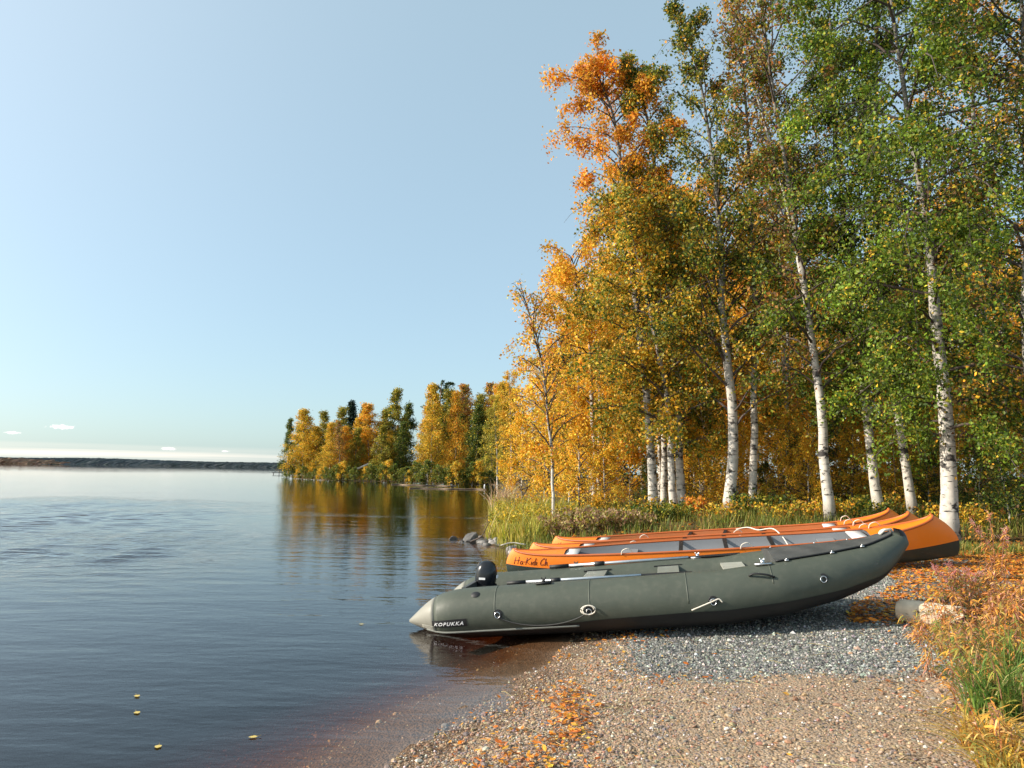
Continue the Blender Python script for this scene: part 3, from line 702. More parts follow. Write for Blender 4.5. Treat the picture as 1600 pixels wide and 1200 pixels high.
for (px, py, Yd, kd, wd, lab) in PT:
    p = PY(px, py, Yd); z0 = hz(p[0], p[1])
    place(kd, p[0], p[1], p[2] - max(z0, .1), lab or LABP[kd], None if lab else 'trees on the point, ' + kd, wide=wd * 1.35, z=max(z0, .1),
          cat={'spruce': 'spruce', 'pine': 'pine'}.get(kd, 'birch'), name={'spruce': 'spruce_tree', 'pine': 'pine_tree'}.get(kd, 'birch_tree'))
# low bushes along the edge of the point
protos['pbush'] = proto(116, 3.0, .03, .02, 30, 1.5, [1, 1, .9, .7, .4], .35, 5, 2600, .17, [(GREEN, 3), (OLIVE, 3), (DARK, 2)], spread=.2)
protos['pbushg'] = proto(117, 3.0, .03, .02, 30, 1.4, [1, 1, .9, .7, .4], .35, 5, 2600, .17, [(GOLD, 3), (YELL, 3), (OLIVE, 2)], spread=.2)
KIDS = {o: children(o) for o in protos.values()}
bx = 448
for i in range(38):
    kd = ['pbush', 'pbush', 'pbushg', 'pbush'][i % 4]; px = bx + i * 8.8
    yy = 80.0; x, y = at_px(px, yy)
    while sdf(x, y) < .35 and yy < 130: yy += .5; x, y = at_px(px, yy)
    yy += rng.uniform(-.3, .5); x, y = at_px(px, yy); H = rng.uniform(1.0, 2.6) if px > 520 else rng.uniform(.9, 1.7)
    o = place(kd, x, y, H * 4, 'low %s bush at the waterline of the point across the bay' % ('green' if kd == 'pbush' else 'yellow'), 'bushes on the point, ' + kd, name='shore_bush', cat='bush', z=.1)
    o.scale = (H / 3 * 1.1, H / 3 * 1.1, H / 3)

# ------------------------------------------------------------------ the inflatable boat
def fabric(name, col, rough=.55, vary=.10):
    m, t, b = newmat(name)
    tcn = N(t, 'ShaderNodeTexCoord').outputs['Object']
    n1 = noise(t, tcn, 2.2, 6, .65); n2 = noise(t, tcn, 14, 5, .6); n3 = noise(t, tcn, 240, 2)
    c = mixc(t, ramp(t, n1, [(.3, 0.0), (.7, 1.0)]), tuple(x * (1 - vary) for x in col), tuple(x * (1 + vary) for x in col))
    c = mixc(t, math_node(t, 'MULTIPLY', ramp(t, n2, [(.50, 0.0), (.80, 1.0)]), .10), c, (.30, .27, .22))     # dust
    L(t, c, b.inputs['Base Color']); L(t, math_node(t, 'MULTIPLY_ADD', n2, .3, rough - .15), b.inputs['Roughness'])
    b.inputs['Specular IOR Level'].default_value = .4
    bp = N(t, 'ShaderNodeBump'); bp.inputs['Strength'].default_value = .35; bp.inputs['Distance'].default_value = .02
    wr = noise(t, mapping(t, tcn, (9, 1.2, 3)), 1.0, 4, .6, noise_dimensions='3D')
    L(t, math_node(t, 'ADD', math_node(t, 'ADD', math_node(t, 'MULTIPLY', n1, .8), math_node(t, 'MULTIPLY', wr, .35)), math_node(t, 'MULTIPLY', n3, .03)), bp.inputs['Height']); L(t, bp.outputs[0], b.inputs['Normal'])
    return m
M_tube = fabric('olive_grey_fabric', (.066, .076, .058)); M_cone = fabric('pale_grey_cone', (.25, .24, .20), .5)
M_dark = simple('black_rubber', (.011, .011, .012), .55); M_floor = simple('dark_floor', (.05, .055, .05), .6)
M_seat = simple('grey_seat_board', (.20, .21, .18), .5, vary=.15); M_seatl = simple('pale_seat_board', (.36, .36, .31), .45, vary=.12)
M_bag = fabric('charcoal_bow_bag', (.06, .062, .06), .6, .25); M_alu = simple('bare_aluminium', (.62, .64, .66), .32, metal=.75, vary=.08)
M_steel = simple('steel_fitting', (.6, .6, .6), .25, metal=1.0); M_rope = simple('white_rope', (.72, .66, .56), .8, vary=.2, scale=60)
M_gloss = simple('black_cowling', (.012, .013, .016), .22, vary=.3, scale=6); M_white = simple('white_lettering', (.8, .8, .8), .5, vary=.03)
M_drope = simple('dark_rope', (.05, .05, .048), .8); M_wood = simple('transom_board', (.06, .06, .055), .5)

BL = (-.86, 8.32, -.135); BRZ = -.205; BPITCH = -.108
boat = thing('inflatable_boat', BL, 'grey green inflatable boat with charcoal bow bag, stern afloat and bow on the gravel', 'inflatable boat', rz=BRZ)
boat.rotation_euler = (0, BPITCH, BRZ)
BW = .58
KP = np.array([(0, -BW, .205, .012), (.05, -BW, .210, .045), (.28, -BW, .240, .185), (.36, -BW, .238, .215), (.48, -BW, .25, .236), (.7, -BW, .255, .24),
               (2.0, -BW, .255, .242), (3.1, -BW + .005, .262, .243), (3.6, -.525, .30, .24), (4.1, -.40, .355, .215), (4.5, -.24, .425, .175), (4.72, -.11, .525, .125), (4.87, -.015, .61, .085)])
KX = np.linspace(0, 1, 2)
def tube_path(n=90):
    t = np.linspace(0, 1, n); kk = np.linspace(0, 1, len(KP))
    s = np.concatenate([[0], np.cumsum(np.linalg.norm(np.diff(KP[:, :3], axis=0), axis=1))]); s /= s[-1]
    x = np.interp(t, s, KP[:, 0]); out = np.stack([x] + [np.interp(x, KP[:, 0], KP[:, i]) for i in (1, 2, 3)], -1)
    for _ in range(3):
        out[2:-2] = (out[1:-3] + out[2:-2] * 2 + out[3:-1]) / 4
    return out
TP = tube_path(110)
def surf(xl, phi, side=-1, off=0.0):
    """point on the side tube at boat length xl; phi 0 points outward, 90 up"""
    c = [np.interp(xl, TP[:, 0], TP[:, i]) for i in (1, 2, 3)]
    a = math.radians(phi); r = c[2] + off
    return np.array([xl, side * (-c[0] + r * math.cos(a)) if side < 0 else (-c[0] + r * math.cos(a)), c[1] + r * math.sin(a)])
for side in (-1, 1):
    p = TP.copy(); p[:, 1] *= -side
    k0 = int(np.searchsorted(p[:, 0], .28))
    body = p[k0:]; cone = p[:k0 + 1].copy(); cone[:, 3] += .001
    MB().tube(body[:, :3], body[:, 3], 36).build('side_tube', M_tube, boat)
    MB().tube(cone[:, :3], cone[:, 3], 36).build('tube_end_cone', M_cone, boat)
    # black under-skin below the strake; higher amidships and forward, as painted flank shade
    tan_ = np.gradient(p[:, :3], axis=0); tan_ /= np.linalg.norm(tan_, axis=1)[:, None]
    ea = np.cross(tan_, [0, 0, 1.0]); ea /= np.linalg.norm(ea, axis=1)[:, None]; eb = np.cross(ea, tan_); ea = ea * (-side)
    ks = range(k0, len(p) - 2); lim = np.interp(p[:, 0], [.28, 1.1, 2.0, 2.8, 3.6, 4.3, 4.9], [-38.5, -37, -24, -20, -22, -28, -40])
    MB().grid(np.array([[p[k, :3] + (ea[k] * math.cos(R(f_)) + eb[k] * math.sin(R(f_))) * (p[k, 3] + .003) for f_ in np.linspace(-170, lim[k], 14)] for k in ks]), flip=side > 0).build('bottom_skin_and_shade', M_dark, boat)
    # rubbing strake along the lower flank, with ribbed end
    xs = np.linspace(.22, 1.75 if side < 0 else 4.6, 40)
    strip = MB()
    for ph, w in ((-38, .011),): strip.tube([surf(x, ph, side, .004) for x in xs], w, 6)
    strip.build('rubbing_strake', fabric('strake_rubber', (.17, .175, .155), .45) if side < 0 else M_dark, boat)
    if side < 0:
        rib = MB()
        for ph in (-22, -27, -32): rib.tube([surf(x, ph, side, .003) for x in np.linspace(.17, .32, 6)], .0045, 5)
        rib.build('strake_rib', M_cone, boat)
        for xj in (.95, 1.87, 2.78, 3.55):   # glued seams
            MB().tube([surf(xj, ph, side, .0008) for ph in range(0 if xj < 3 else 20, 112, 6)], .007, 5, squash=.25).build('fabric_seam', M_tube, boat)
# bottom: from tube to tube, keel lower
rows = []
for x in np.linspace(.55, 4.82, 30):
    c = [np.interp(x, TP[:, 0], TP[:, i]) for i in (1, 2, 3)]
    zb = c[1] - c[2] * .8; w = -c[0]
    rows.append([(x, y * w, zb - (.07 * (1 - abs(y)) * min(1, x / 1.5))) for y in np.linspace(-1, 1, 9)])
MB().grid(np.array(rows)).build('hull_bottom', M_dark, boat)
rows = [[(x, y * -np.interp(x, TP[:, 0], TP[:, 1]), .15 + np.interp(x, [0, 3.3, 4.6], [0, 0, .25])) for y in np.linspace(-1, 1, 5)] for x in np.linspace(.56, 4.4, 16)]
MB().grid(np.array(rows)).build('floor', M_floor, boat)
MB().box((.55, 0, .30), (.045, 2 * BW - .30, .36)).build('transom', M_wood, boat, smooth=False)
for xs, mt in ((1.85, M_seat), (2.62, M_seat), (3.28, M_seatl)):
    mb = MB(); mb.box((xs, 0, .445), (.22, .98, .022)); o = mb.build('seat_board', mt, boat, smooth=False)
    if mt is M_seatl: o['label'] = 'paler seat board nearest the bow bag'
for (xs, sd) in ((1.85, -1), (2.62, -1), (3.28, -1), (1.85, 1), (2.62, 1), (3.28, 1)):
    MB().box((xs, sd * .47, .452), (.30, .07, .03)).build('seat_clip', M_dark, boat, smooth=False)
# bow bag: a stretched dark cover between the tubes
rows = []
for x in np.linspace(3.62, 4.78, 22):
    c = [np.interp(x, TP[:, 0], TP[:, i]) for i in (1, 2, 3)]; w = -c[0] + c[2] * .12
    u = (x - 3.62) / 1.24
    rows.append([(x, y * w, c[1] + c[2] * (1.0 + .02) + .05 * (1 - y * y) * (1 - u * .5) + .012 * math.sin(x * 23 + y * 4) * (1 - y * y)) for y in np.linspace(-1, 1, 13)])
rows = np.array(rows); MB().grid(rows).build('bow_bag', M_bag, boat)
MB().grid(np.stack([rows[0], rows[0] - np.array([-.01, 0, .22])])).build('bow_bag_flap', M_bag, boat)
for j in (0, 12): MB().tube(rows[:, j] + np.array([0, 0, .006]), .013, 6, squash=.6).build('bag_piping', M_dark, boat)
for u in (3.72, 4.15, 4.45):
    for sd in (-1, 1):
        q_ = surf(u, 78, sd, .018); mb = MB(); mb.box(q_ - np.array([0, 0, .008]), (.035, .022, .014)); mb.tube([q_ , q_ + np.array([0, 0, .012])], .008, 8); mb.build('buckle', M_steel, boat)
# bow end: rubber cap and eye
rows = [[(4.85 + .085 * math.cos(a) * math.cos(b_), .10 * math.sin(b_) * 1.0, .605 + .115 * math.sin(a) * 1) for b_ in np.linspace(-1.57, 1.57, 9)] for a in np.linspace(-1.57, 1.57, 9)]
MB().grid(np.array(rows)).build('bow_cap', M_dark, boat)
MB().tube([(4.68, -.05, .68), (4.73, -.04, .715), (4.80, 0, .715), (4.82, .0, .67)], .014, 6).build('bow_handle', M_rope, boat)
def dring(xl, ph, side=-1):
    c = surf(xl, ph, side, .004); n_ = np.array([0, side * math.cos(R(ph)), math.sin(R(ph))])
    up = np.array([0, -side * math.sin(R(ph)), math.cos(R(ph))]); ex = np.array([1.0, 0, 0])
    th = np.linspace(0, 2 * math.pi, 13)[:-1]
    patch = MB()
    patch.polys([c + ex * .045 * math.cos(a) + up * .045 * math.sin(a) for a in th] + [c + n_ * .004 + ex * .042 * math.cos(a) + up * .042 * math.sin(a) for a in th],
                [list(range(12, 24))] + [(k, (k + 1) % 12, 12 + (k + 1) % 12, 12 + k) for k in range(12)])
    o = patch.build('ring_patch', M_dark, boat, smooth=False)
    th = np.linspace(-.1, 2 * math.pi - .1, 14)
    MB().tube([c + n_ * .016 + ex * .026 * math.cos(a) + up * (.028 * math.sin(a) - .01) for a in th], .0052, 6).build('steel_ring', M_steel, boat)
    return c
d1 = dring(.98, 2); d2 = dring(1.86, -2); d3 = dring(3.0, 2); dring(4.0, 10)
MB().polys([surf(.75 + .045 * math.cos(a), 52 + 9 * math.sin(a), -1, .004) for a in np.linspace(0, 2 * math.pi, 13)[:-1]] + [surf(.75 + .03 * math.cos(a), 52 + 6 * math.sin(a), -1, .012) for a in np.linspace(0, 2 * math.pi, 13)[:-1]],
           [list(range(12, 24))] + [(k, (k + 1) % 12, 12 + (k + 1) % 12, 12 + k) for k in range(12)]).build('air_valve', M_dark, boat)
ln = [surf(.98 + .88 * u, -2 - 34 * (4 * u * (1 - u)) ** .8 * .8, -1, .014) for u in np.linspace(0, 1, 16)]
MB().tube(bez(ln, 40), .0065, 6).build('life_line', M_drope, boat)
ln = [surf(1.86 + .05 * math.cos(a) * (1 + a / 20), 0 + 9 * math.sin(a), -1, .022) for a in np.linspace(0, 11, 30)]
MB().tube(ln, .006, 5).build('rope_knot', M_rope, boat)
MB().tube(bez([surf(2.80, -14, -1, .014), surf(2.9, -6, -1, .016), surf(2.99, 1, -1, .02), surf(3.05, 5, -1, .02), surf(3.08, -2, -1, .02)], 18), .0065, 5).build('rope_end', M_rope, boat)
# carrying handle and rowlocks on the near and far tube
for xl, ph, sd in ((3.45, 42, -1), (3.45, 42, 1)):
    mb = MB(); mb.tube(bez([surf(xl - .10, ph + 4, sd, .004), surf(xl - .05, ph + 2, sd, .034), surf(xl + .05, ph - 4, sd, .034), surf(xl + .12, ph - 8, sd, .004)], 14), .015, 8, squash=.6); mb.build('grab_handle', M_dark, boat)
for xl, sd in ((1.42, -1), (1.60, 1), (3.5, -1), (2.95, 1)):
    c = surf(xl, 82, sd, .0); mb = MB(); mb.box(c + np.array([0, 0, .008]), (.15, .09, .018)); mb.tube([c, c + np.array([0, 0, .045])], .018, 8)
    mb.tube(c + np.array([[-.02, 0, .06], [-.018, 0, .045], [.018, 0, .045], [.02, 0, .06]]), .007, 6); mb.build('rowlock', M_dark if xl < 2 else M_steel, boat)
# lettering on the flank
def text_mesh(body, size, ext, shear=.35):
    cu = bpy.data.curves.new('lettering', 'FONT'); cu.body = body; cu.size = size; cu.shear = shear; cu.extrude = ext; cu.offset = size * .02; cu.space_character = 1.25; cu.resolution_u = 3
    o = bpy.data.objects.new('lettering', cu); COL.objects.link(o); bpy.context.view_layer.update()
    me = bpy.data.meshes.new_from_object(o.evaluated_get(bpy.context.evaluated_depsgraph_get())); bpy.data.objects.remove(o); bpy.data.curves.remove(cu); return me
me = text_mesh('KOPUKKA', .05, .0012)
me.name = 'lettering'
for v in me.vertices:
    q_ = surf(.315 + v.co.x * 1.15, -18 + math.degrees((v.co.y) / .24), -1, .004 + v.co.z); v.co = Vector(q_)
me.materials.append(M_white); link('lettering', me, boat)
mb = MB(); mb.grid([[surf(x, ph, -1, .0022) for ph in np.linspace(-22, -4, 6)] for x in np.linspace(.295, .665, 10)]); mb.build('name_patch', M_dark, boat)

# oars lie on the tubes
BM = Matrix.Translation(Vector(BL)) @ Euler((0, BPITCH, BRZ)).to_matrix().to_4x4()
def bworld(p): return np.array(BM @ Vector(p))
def make_oar(a, b_, blade, label, blade_dark=True):
    """a grip end, b_ shaft end, blade tip, in boat coordinates"""
    o = thing('oar', bworld(a), label, 'oar', 'oars lying on the inflatable boat')
    A, B, C = [bworld(q_) - bworld(a) for q_ in (a, b_, blade)]
    MB().tube([A, A + (B - A) * .14], .021, 8).build('grip', M_dark, o)
    MB().tube([A + (B - A) * .14, B], .0165, 10).build('shaft', M_alu, o)
    MB().tube([A + (B - A) * .33, A + (B - A) * .40], .026, 8).build('collar', M_dark, o)
    d = (C - B); sdv = np.cross(d, [0, 0, 1]); sdv /= np.linalg.norm(sdv)
    prof = [(0, .017), (.15, .035), (.35, .07), (.7, .085), (.92, .075), (1, .04)]
    rows = [[B + d * u + sdv * w * y + np.array([0, 0, .012 * (1 - y * y) + zz]) for y in (-1, -.4, 0, .4, 1)] for zz in (0,) for u, w in prof]
    up = np.array(rows); dn = up - np.array([0, 0, .012])
    mb = MB(); mb.grid(up); mb.grid(dn, flip=True); mb.build('blade', M_dark if blade_dark else M_seat, o); return o
make_oar((1.02, -.47, .50), (2.36, -.40, .485), (2.85, -.38, .475), 'silver oar lying on the near tube of the inflatable boat')
make_oar((1.30, .55, .52), (2.85, .60, .515), (3.40, .58, .52), 'silver oar lying on the far tube, beside the nearest canoe')

# outboard motor clamped to the transom
mo = np.array([-.25, 8.30, .385]); motor = thing('outboard_motor', mo, 'small black outboard motor tilted up on the stern of the inflatable boat', 'outboard motor', rz=BRZ)
def sup(v, e): return np.sign(v) * np.abs(v) ** e
rows = []
for a in np.linspace(-math.pi / 2, math.pi / 2, 17):
    rows.append([(.118 * sup(math.cos(a), .8) * sup(math.cos(b_), .8) * (1 + .08 * math.sin(a)) + .015 * math.sin(a), .10 * sup(math.cos(a), .8) * sup(math.sin(b_), .8), .055 + .18 * sup(math.sin(a), .95)) for b_ in np.linspace(0, 2 * math.pi, 25)])
MB().grid(np.array(rows).transpose(1, 0, 2), flip=True).build('cowling', M_gloss, motor)
rows = [[(.124 * math.cos(b_) - .004, .104 * math.sin(b_), z) for b_ in np.linspace(0, 2 * math.pi, 25)] for z in (-.045, -.03, -.015)]
MB().grid(np.array(rows).transpose(1, 0, 2)).build('cowling_seam', M_dark, motor)
mb = MB(); mb.tube([(-.03, .03, .20), (-.08, .04, .205), (-.115, .03, .13)], .016, 6); mb.build('carry_handle', M_dark, motor)
MB().tube([(.02, 0, -.06), (-.10, 0, -.13), (-.30, 0, -.26), (-.44, 0, -.34)], [.055, .045, .035, .03], 10, squash=.5).build('leg', M_dark, motor)
MB().tube([(-.36, 0, -.34), (-.40, 0, -.28), (-.40, 0, -.20), (-.385, 0, -.12)], [.012, .035, .022, .008], 8, squash=.35).build('skeg', M_dark, motor)
mb = MB()
for a in (0, 2.09, 4.19): mb.tube([(-.46, 0, -.36), (-.465, .06 * math.cos(a), -.36 - .06 * math.sin(a)), (-.47, .09 * math.cos(a + .3), -.36 - .09 * math.sin(a + .3))], [.014, .03, .012], 6, squash=.3)
mb.build('propeller', M_alu, motor)
mb = MB(); mb.box((.03, 0, -.13), (.09, .13, .12)); mb.tube([(.08, -.06, -.15), (.08, .06, -.15)], .02, 8); mb.tube([(-.04, -.05, -.09), (-.17, -.05, -.12)], .012, 6); mb.build('clamp_bracket', M_alu, motor)
mb = MB(); mb.tube(bez([(.10, -.02, -.05), (.2, -.03, -.03), (.34, -.05, .0)], 8), .013, 8); mb.tube([(.30, -.045, -.012), (.46, -.06, .03)], .02, 8); mb.build('tiller', M_dark, motor)
mb = MB(); mb.box((.132, -.02, .07), (.012, .06, .03)); mb.box((-.02, -.1, .05), (.07, .008, .022)); mb.build('decal', M_white, motor, smooth=False)
MB().tube(bez([(.08, .03, -.08), (.22, -.12, -.10), (.40, -.18, -.12), (.62, -.10, -.20)], 20), .007, 6).build('fuel_hose', M_drope, motor)

# ------------------------------------------------------------------ canoes
def plastic(name, col, rough=.4):
    m, t, b = newmat(name)
    tcn = N(t, 'ShaderNodeTexCoord').outputs['Object']
    n1 = noise(t, tcn, 3, 5, .6); sc_ = noise(t, mapping(t, tcn, (3, 30, 60)), 1.0, 4, .7)
    c = mixc(t, ramp(t, n1, [(.3, 0.0), (.7, 1.0)]), tuple(x * .93 for x in col), col)
    n4 = noise(t, tcn, 1.1, 5, .7)
    c = mixc(t, math_node(t, 'MULTIPLY', ramp(t, n4, [(.45, 0.0), (.75, 1.0)]), .35), c, tuple(min(1, x * .75 + .06) for x in col))
    c = mixc(t, math_node(t, 'MULTIPLY', ramp(t, sc_, [(.60, 0.0), (.68, 1.0)]), .4), c, tuple(min(1, x * .6 + .1) for x in col))
    L(t, c, b.inputs['Base Color']); L(t, math_node(t, 'MULTIPLY_ADD', n1, .25, rough - .1), b.inputs['Roughness'])
    b.inputs['Specular IOR Level'].default_value = .45; return m
M_orange = plastic('orange_plastic', (.86, .215, .012)); M_cbot = plastic('dark_green_plastic', (.022, .035, .030), .35)
M_cin = plastic('pale_grey_interior', (.21, .22, .235), .5); M_cinb = plastic('shaded_orange_interior', (.40, .12, .03), .5)  # brown orange interior: orange plastic with its inside shade put into the colour
M_gun = plastic('brown_orange_gunwale', (.42, .10, .02), .4); M_letter = simple('dark_red_lettering', (.12, .012, .01), .5, vary=.05)
M_plate = simple('white_plate', (.75, .75, .73), .45, vary=.06)
CL, CB = 6.15, .44
def c_b(t): return CB * max(0.0, 1 - abs(2 * t - 1) ** 2.3) ** .85
def c_zs(t): return .395 + (.105 if t < .5 else .255) * abs(2 * t - 1) ** (11 if t < .5 else 4.4)
def c_zk(t): return .07 * abs(2 * t - 1) ** 9
def c_pt(t, s, inset=0.0):
    """hull point; s 0 at the keel, 1 at the gunwale"""
    a = s * math.pi / 2; b_ = max(0, c_b(t) - inset); zk = c_zk(t) + inset; zs = c_zs(t)
    y = b_ * math.sin(a) ** .72; z = zk + (zs - zk) * (1 - math.cos(a)) ** .92
    k = abs(2 * t - 1) ** 8
    x = CL / 2 + (t - .5) * CL * (1 - .034 * ((z - .22) / .25) ** 2 * k)
    return x, y, z
def c_side(x, z):
    t = np.clip(x / CL, .002, .998)
    for _ in range(3):
        k = abs(2 * t - 1) ** 8; t = .5 + (x - CL / 2) / (CL * (1 - .034 * ((z - .22) / .25) ** 2 * k)); t = float(np.clip(t, .002, .998))
    zk, zs = c_zk(t), c_zs(t); q_ = np.clip((z - zk) / (zs - zk), 0, 1) ** (1 / .92)
    return c_b(t) * math.sin(math.acos(1 - q_)) ** .72
GL = {'H': ([[(0, 0), (.12, 1)], [(.5, 0), (.62, 1.05)], [(-.08, .5), (.72, .6)]], .78),
      'a': ([[(.36, .42), (.18, .5), (.03, .2), (.13, 0), (.31, .14), (.38, .46), (.34, .06), (.46, .02)]], .5),
      '-': ([[(.0, .38), (.24, .42)]], .34), 'K': ([[(0, 0), (.12, 1)], [(.62, 1.02), (.1, .5), (.52, 0)]], .68),
      'i': ([[(0.08, .5), (.04, .06), (.14, 0)], [(.11, .72), (.12, .78)]], .22),
      'd': ([[(.34, .42), (.18, .5), (.03, .2), (.13, 0), (.3, .14), (.42, 1.02)], [(.38, .6), (.34, .06), (.46, .02)]], .5),
      'C': ([[(.56, .82), (.44, 1.02), (.14, .72), (.03, .3), (.16, 0), (.46, .16)]], .62),
      'h': ([[(.12, 1.02), (0, 0), (.12, .38), (.26, .5), (.28, .1), (.4, .02)]], .45), ' ': ([], .35)}
def make_canoe(loc, rz, pitch, label, interior, roll=0, scale=1.0):
    c = thing('canoe', loc, label, 'canoe', 'orange canoes drawn up side by side'); c.rotation_euler = (roll, pitch, rz)
    c.scale = (scale, 1, 1)
    ts = .5 - .5 * np.cos(np.linspace(0, math.pi, 61)); NS = 15
    for nm, mt, s0, s1 in (('hull_bottom', M_cbot, 0, .545), ('hull_side', M_orange, .545, 1.0)):
        mb = MB()
        for sd in (-1, 1):
            rows = []
            for t_ in ts:
                # colour change stays at one height along the hull
                zk, zs = c_zk(t_), c_zs(t_); zl = .17 + .10 * abs(2 * t_ - 1) ** 4
                sl_ = math.acos(1 - min(.999, max(.001, (zl - zk) / (zs - zk))) ** (1 / .92)) / (math.pi / 2)
                a, b_ = (0, sl_) if nm == 'hull_bottom' else (sl_, 1)
                rows.append([(lambda q: (q[0], sd * q[1], q[2]))(c_pt(t_, s)) for s in np.linspace(a, b_, 10)])
            mb.grid(np.array(rows), flip=sd > 0)
        mb.build(nm, mt, c)
    mb = MB()
    for sd in (-1, 1):
        mb.grid(np.array([[(lambda q: (q[0], sd * q[1], q[2]))(c_pt(t_, s, .022)) for s in np.linspace(0, .985, 12)] for t_ in ts[6:-6]]), flip=sd < 0)
    mb.build('interior', interior, c)
    for sd in (-1, 1):
        MB().tube([(lambda q: (q[0], sd * (q[1] - .004), q[2] + .004))(c_pt(t_, 1)) for t_ in ts[4:-4]], .017, 8).build('gunwale', M_gun, c)
    for e in (0, 1):      # ridged end decks
        tt = np.linspace(.002, .15, 9) if e == 0 else np.linspace(.82, .998, 9)
        rows = []
        for t_ in tt:
            x, y, z = c_pt(t_, 1); rows.append([(x, u * (y - .001), z + .03 * (1 - abs(u)) * min(1, y / .12)) for u in np.linspace(-1, 1, 7)])
        MB().grid(np.array(rows)).build('end_deck', M_orange, c)
        x, y, z = c_pt(.165 if e == 0 else .80, 1)
        MB().box((x, 0, z - .012), (.20, 2 * y - .06, .016), taper=.96).build('end_plate', M_plate, c)
    for t_, w in ((.30, .22), (.74, .22)):
        x, y, z = c_pt(t_, 1); MB().box((x, 0, z - .09), (w, 2 * y - .07, .018)).build('seat', interior, c, smooth=False)
    for t_ in (.42, .52, .62):
        x, y, z = c_pt(t_, 1); MB().box((x, 0, z - .02), (.055, 2 * y - .03, .022)).build('thwart', M_dark, c, smooth=False)
    # painted name, near side
    mb = MB(); cx = .14
    for ch in 'Ha-Kidi Ch':
        st, adv = GL[ch]
        for pl in st:
            pp = bez([(p_[0], p_[1], 0) for p_ in pl], 5 * len(pl)) if len(pl) > 2 else np.array([(p_[0], p_[1], 0) for p_ in pl], float)
            P3 = []
            for (u, v, _) in pp:
                x = cx + (u + v * .22) * .115; z = .275 + v * .105 - .035 * max(0, cx); P3.append((x, -c_side(x, z) - .002, z))
            if len(P3) == 2: P3 = [P3[0], tuple((np.array(P3[0]) + P3[1]) / 2), P3[1]]
            mb.tube(P3, .0068, 5, squash=.55)
        cx += adv * .115
    mb.build('lettering', M_letter, c)
    for t_, sd in ((.30, -1), (.56, -1), (.845, 1), (.845, -1)):   # rope loops on the rails
        x, y, z = c_pt(t_, 1); y *= sd
        MB().tube(bez([(x - .07, y - .01, z), (x - .05, y - .02, z + .06), (x + .02, y - .02, z + .085), (x + .07, y, z + .045), (x + .09, y + .01, z)], 16), .007, 6).build('rope_loop', M_rope, c)
    return c
def canoe_at(lpx, lpy, lz, rpx, rpy, rz_, dl, dr, label, interior, roll=0, scale=1.0):
    pl = PY(lpx, lpy, dl); pr = PY(rpx, rpy, dr)
    d = np.array([pr[0] - pl[0], pr[1] - pl[1]]); rzz = math.atan2(d[1], d[0])
    return make_canoe((pl[0], pl[1], lz), rzz, -math.asin((rz_ - lz) / CL), label, interior, roll, scale)
c1 = canoe_at(794, 880, -.09, 1487, 836, .49, 11.7, 10.2, 'nearest orange canoe, dark green below, with pale grey interior and its bow highest', M_cin, R(6), 1.03)
c2 = canoe_at(827, 860, -.09, 1452, 830, .50, 12.7, 10.95, 'middle orange canoe of the three, squeezed between the other two', M_cinb, R(3), 1.0)
c3 = canoe_at(863, 848, -.06, 1422, 824, .53, 13.7, 11.8, 'farthest orange canoe, lying along the grassy bank behind the other two', M_cinb, R(3), .96)
# a line thrown across the canoes
MB_l = MB(); a = PY(1200, 832, 11.6); b_ = PY(1212, 818, 11.9); e = PY(1232, 853, 10.6)
r_ = MB_l.tube(bez([PY(1150, 827, 12.0), PY(1168, 824, 11.9), PY(1185, 828, 11.6), PY(1207, 826, 11.4), PY(1222, 838, 11.1), e], 30), .009, 6).build('mooring_rope', M_rope)
tag(r_, 'pale mooring rope thrown across the canoes amidships', 'rope')

# ------------------------------------------------------------------ gravel, fallen leaves
def scatter_region(n, x0, x1, y0, y1, dens):
    out = []; got = 0
    while got < n:
        x = rng.uniform(x0, x1, 40000); y = rng.uniform(y0, y1, 40000)
        keep = rng.uniform(0, 1, 40000) < dens(x, y); out.append(np.stack([x[keep], y[keep]], -1)); got += keep.sum()
        if keep.sum() == 0: break
    return np.vstack(out)[:n]
STONE = [((.33, .225, .14), 5), ((.46, .34, .22), 2.2), ((.24, .20, .17), 3), ((.33, .18, .11), 1.5), ((.58, .53, .46), .8), ((.15, .13, .12), 1.3)]
GREYS = [((.19, .19, .17), 5), ((.30, .295, .26), 3.5), ((.10, .10, .095), 5), ((.48, .47, .43), 1.5), ((.36, .28, .2), .5)]
def near(x, y): return np.clip((4.2 / np.maximum(y, 2)) ** 1.6, 0, 1)
def dens_sand(x, y):
    d = sdf(x, y); g_ = gravel(x, y)
    strip = np.exp(-((d - .75) / .55) ** 2)
    return (d > -2.6) * np.where(d < 0, np.where(d > -.38, .03, .6), 1) * (1 - g_) * (X_edge(x, y)) * near(x, y) * (.22 + .78 * strip) * np.where(d < 0, .7, 1)
def X_edge(x, y): return (x < edge_right(y) + .3) * 1.0
def add_stones(name, n, dens, reg, size, pal, bv, bf, sig, flat=.6, label=None):
    p = scatter_region(n, *reg, dens); z = hgt(p[:, 0], p[:, 1]); k = len(p)
    s = size * np.exp(rng.normal(0, sig, k)); sc3 = s[:, None] * np.stack([np.exp(rng.normal(0, .2, k)), np.exp(rng.normal(0, .2, k)), flat * np.exp(rng.normal(0, .2, k))], -1)
    pos_ = np.stack([p[:, 0], p[:, 1], z + sc3[:, 2] * .35], -1)
    mb = MB(); scatter(mb, bv, bf, pos_, rotmats(k, tilt=rng.normal(0, .35, k)), sc3, pick(pal, k, .18))
    return tag(mb.build(name, M_pebble, smooth=False), kind='stuff')
add_stones('brown_pebbles', 31000, dens_sand, (-2.6, 4.2, 2.9, 9.5), .0062, STONE, ICO, ICOF, .36)
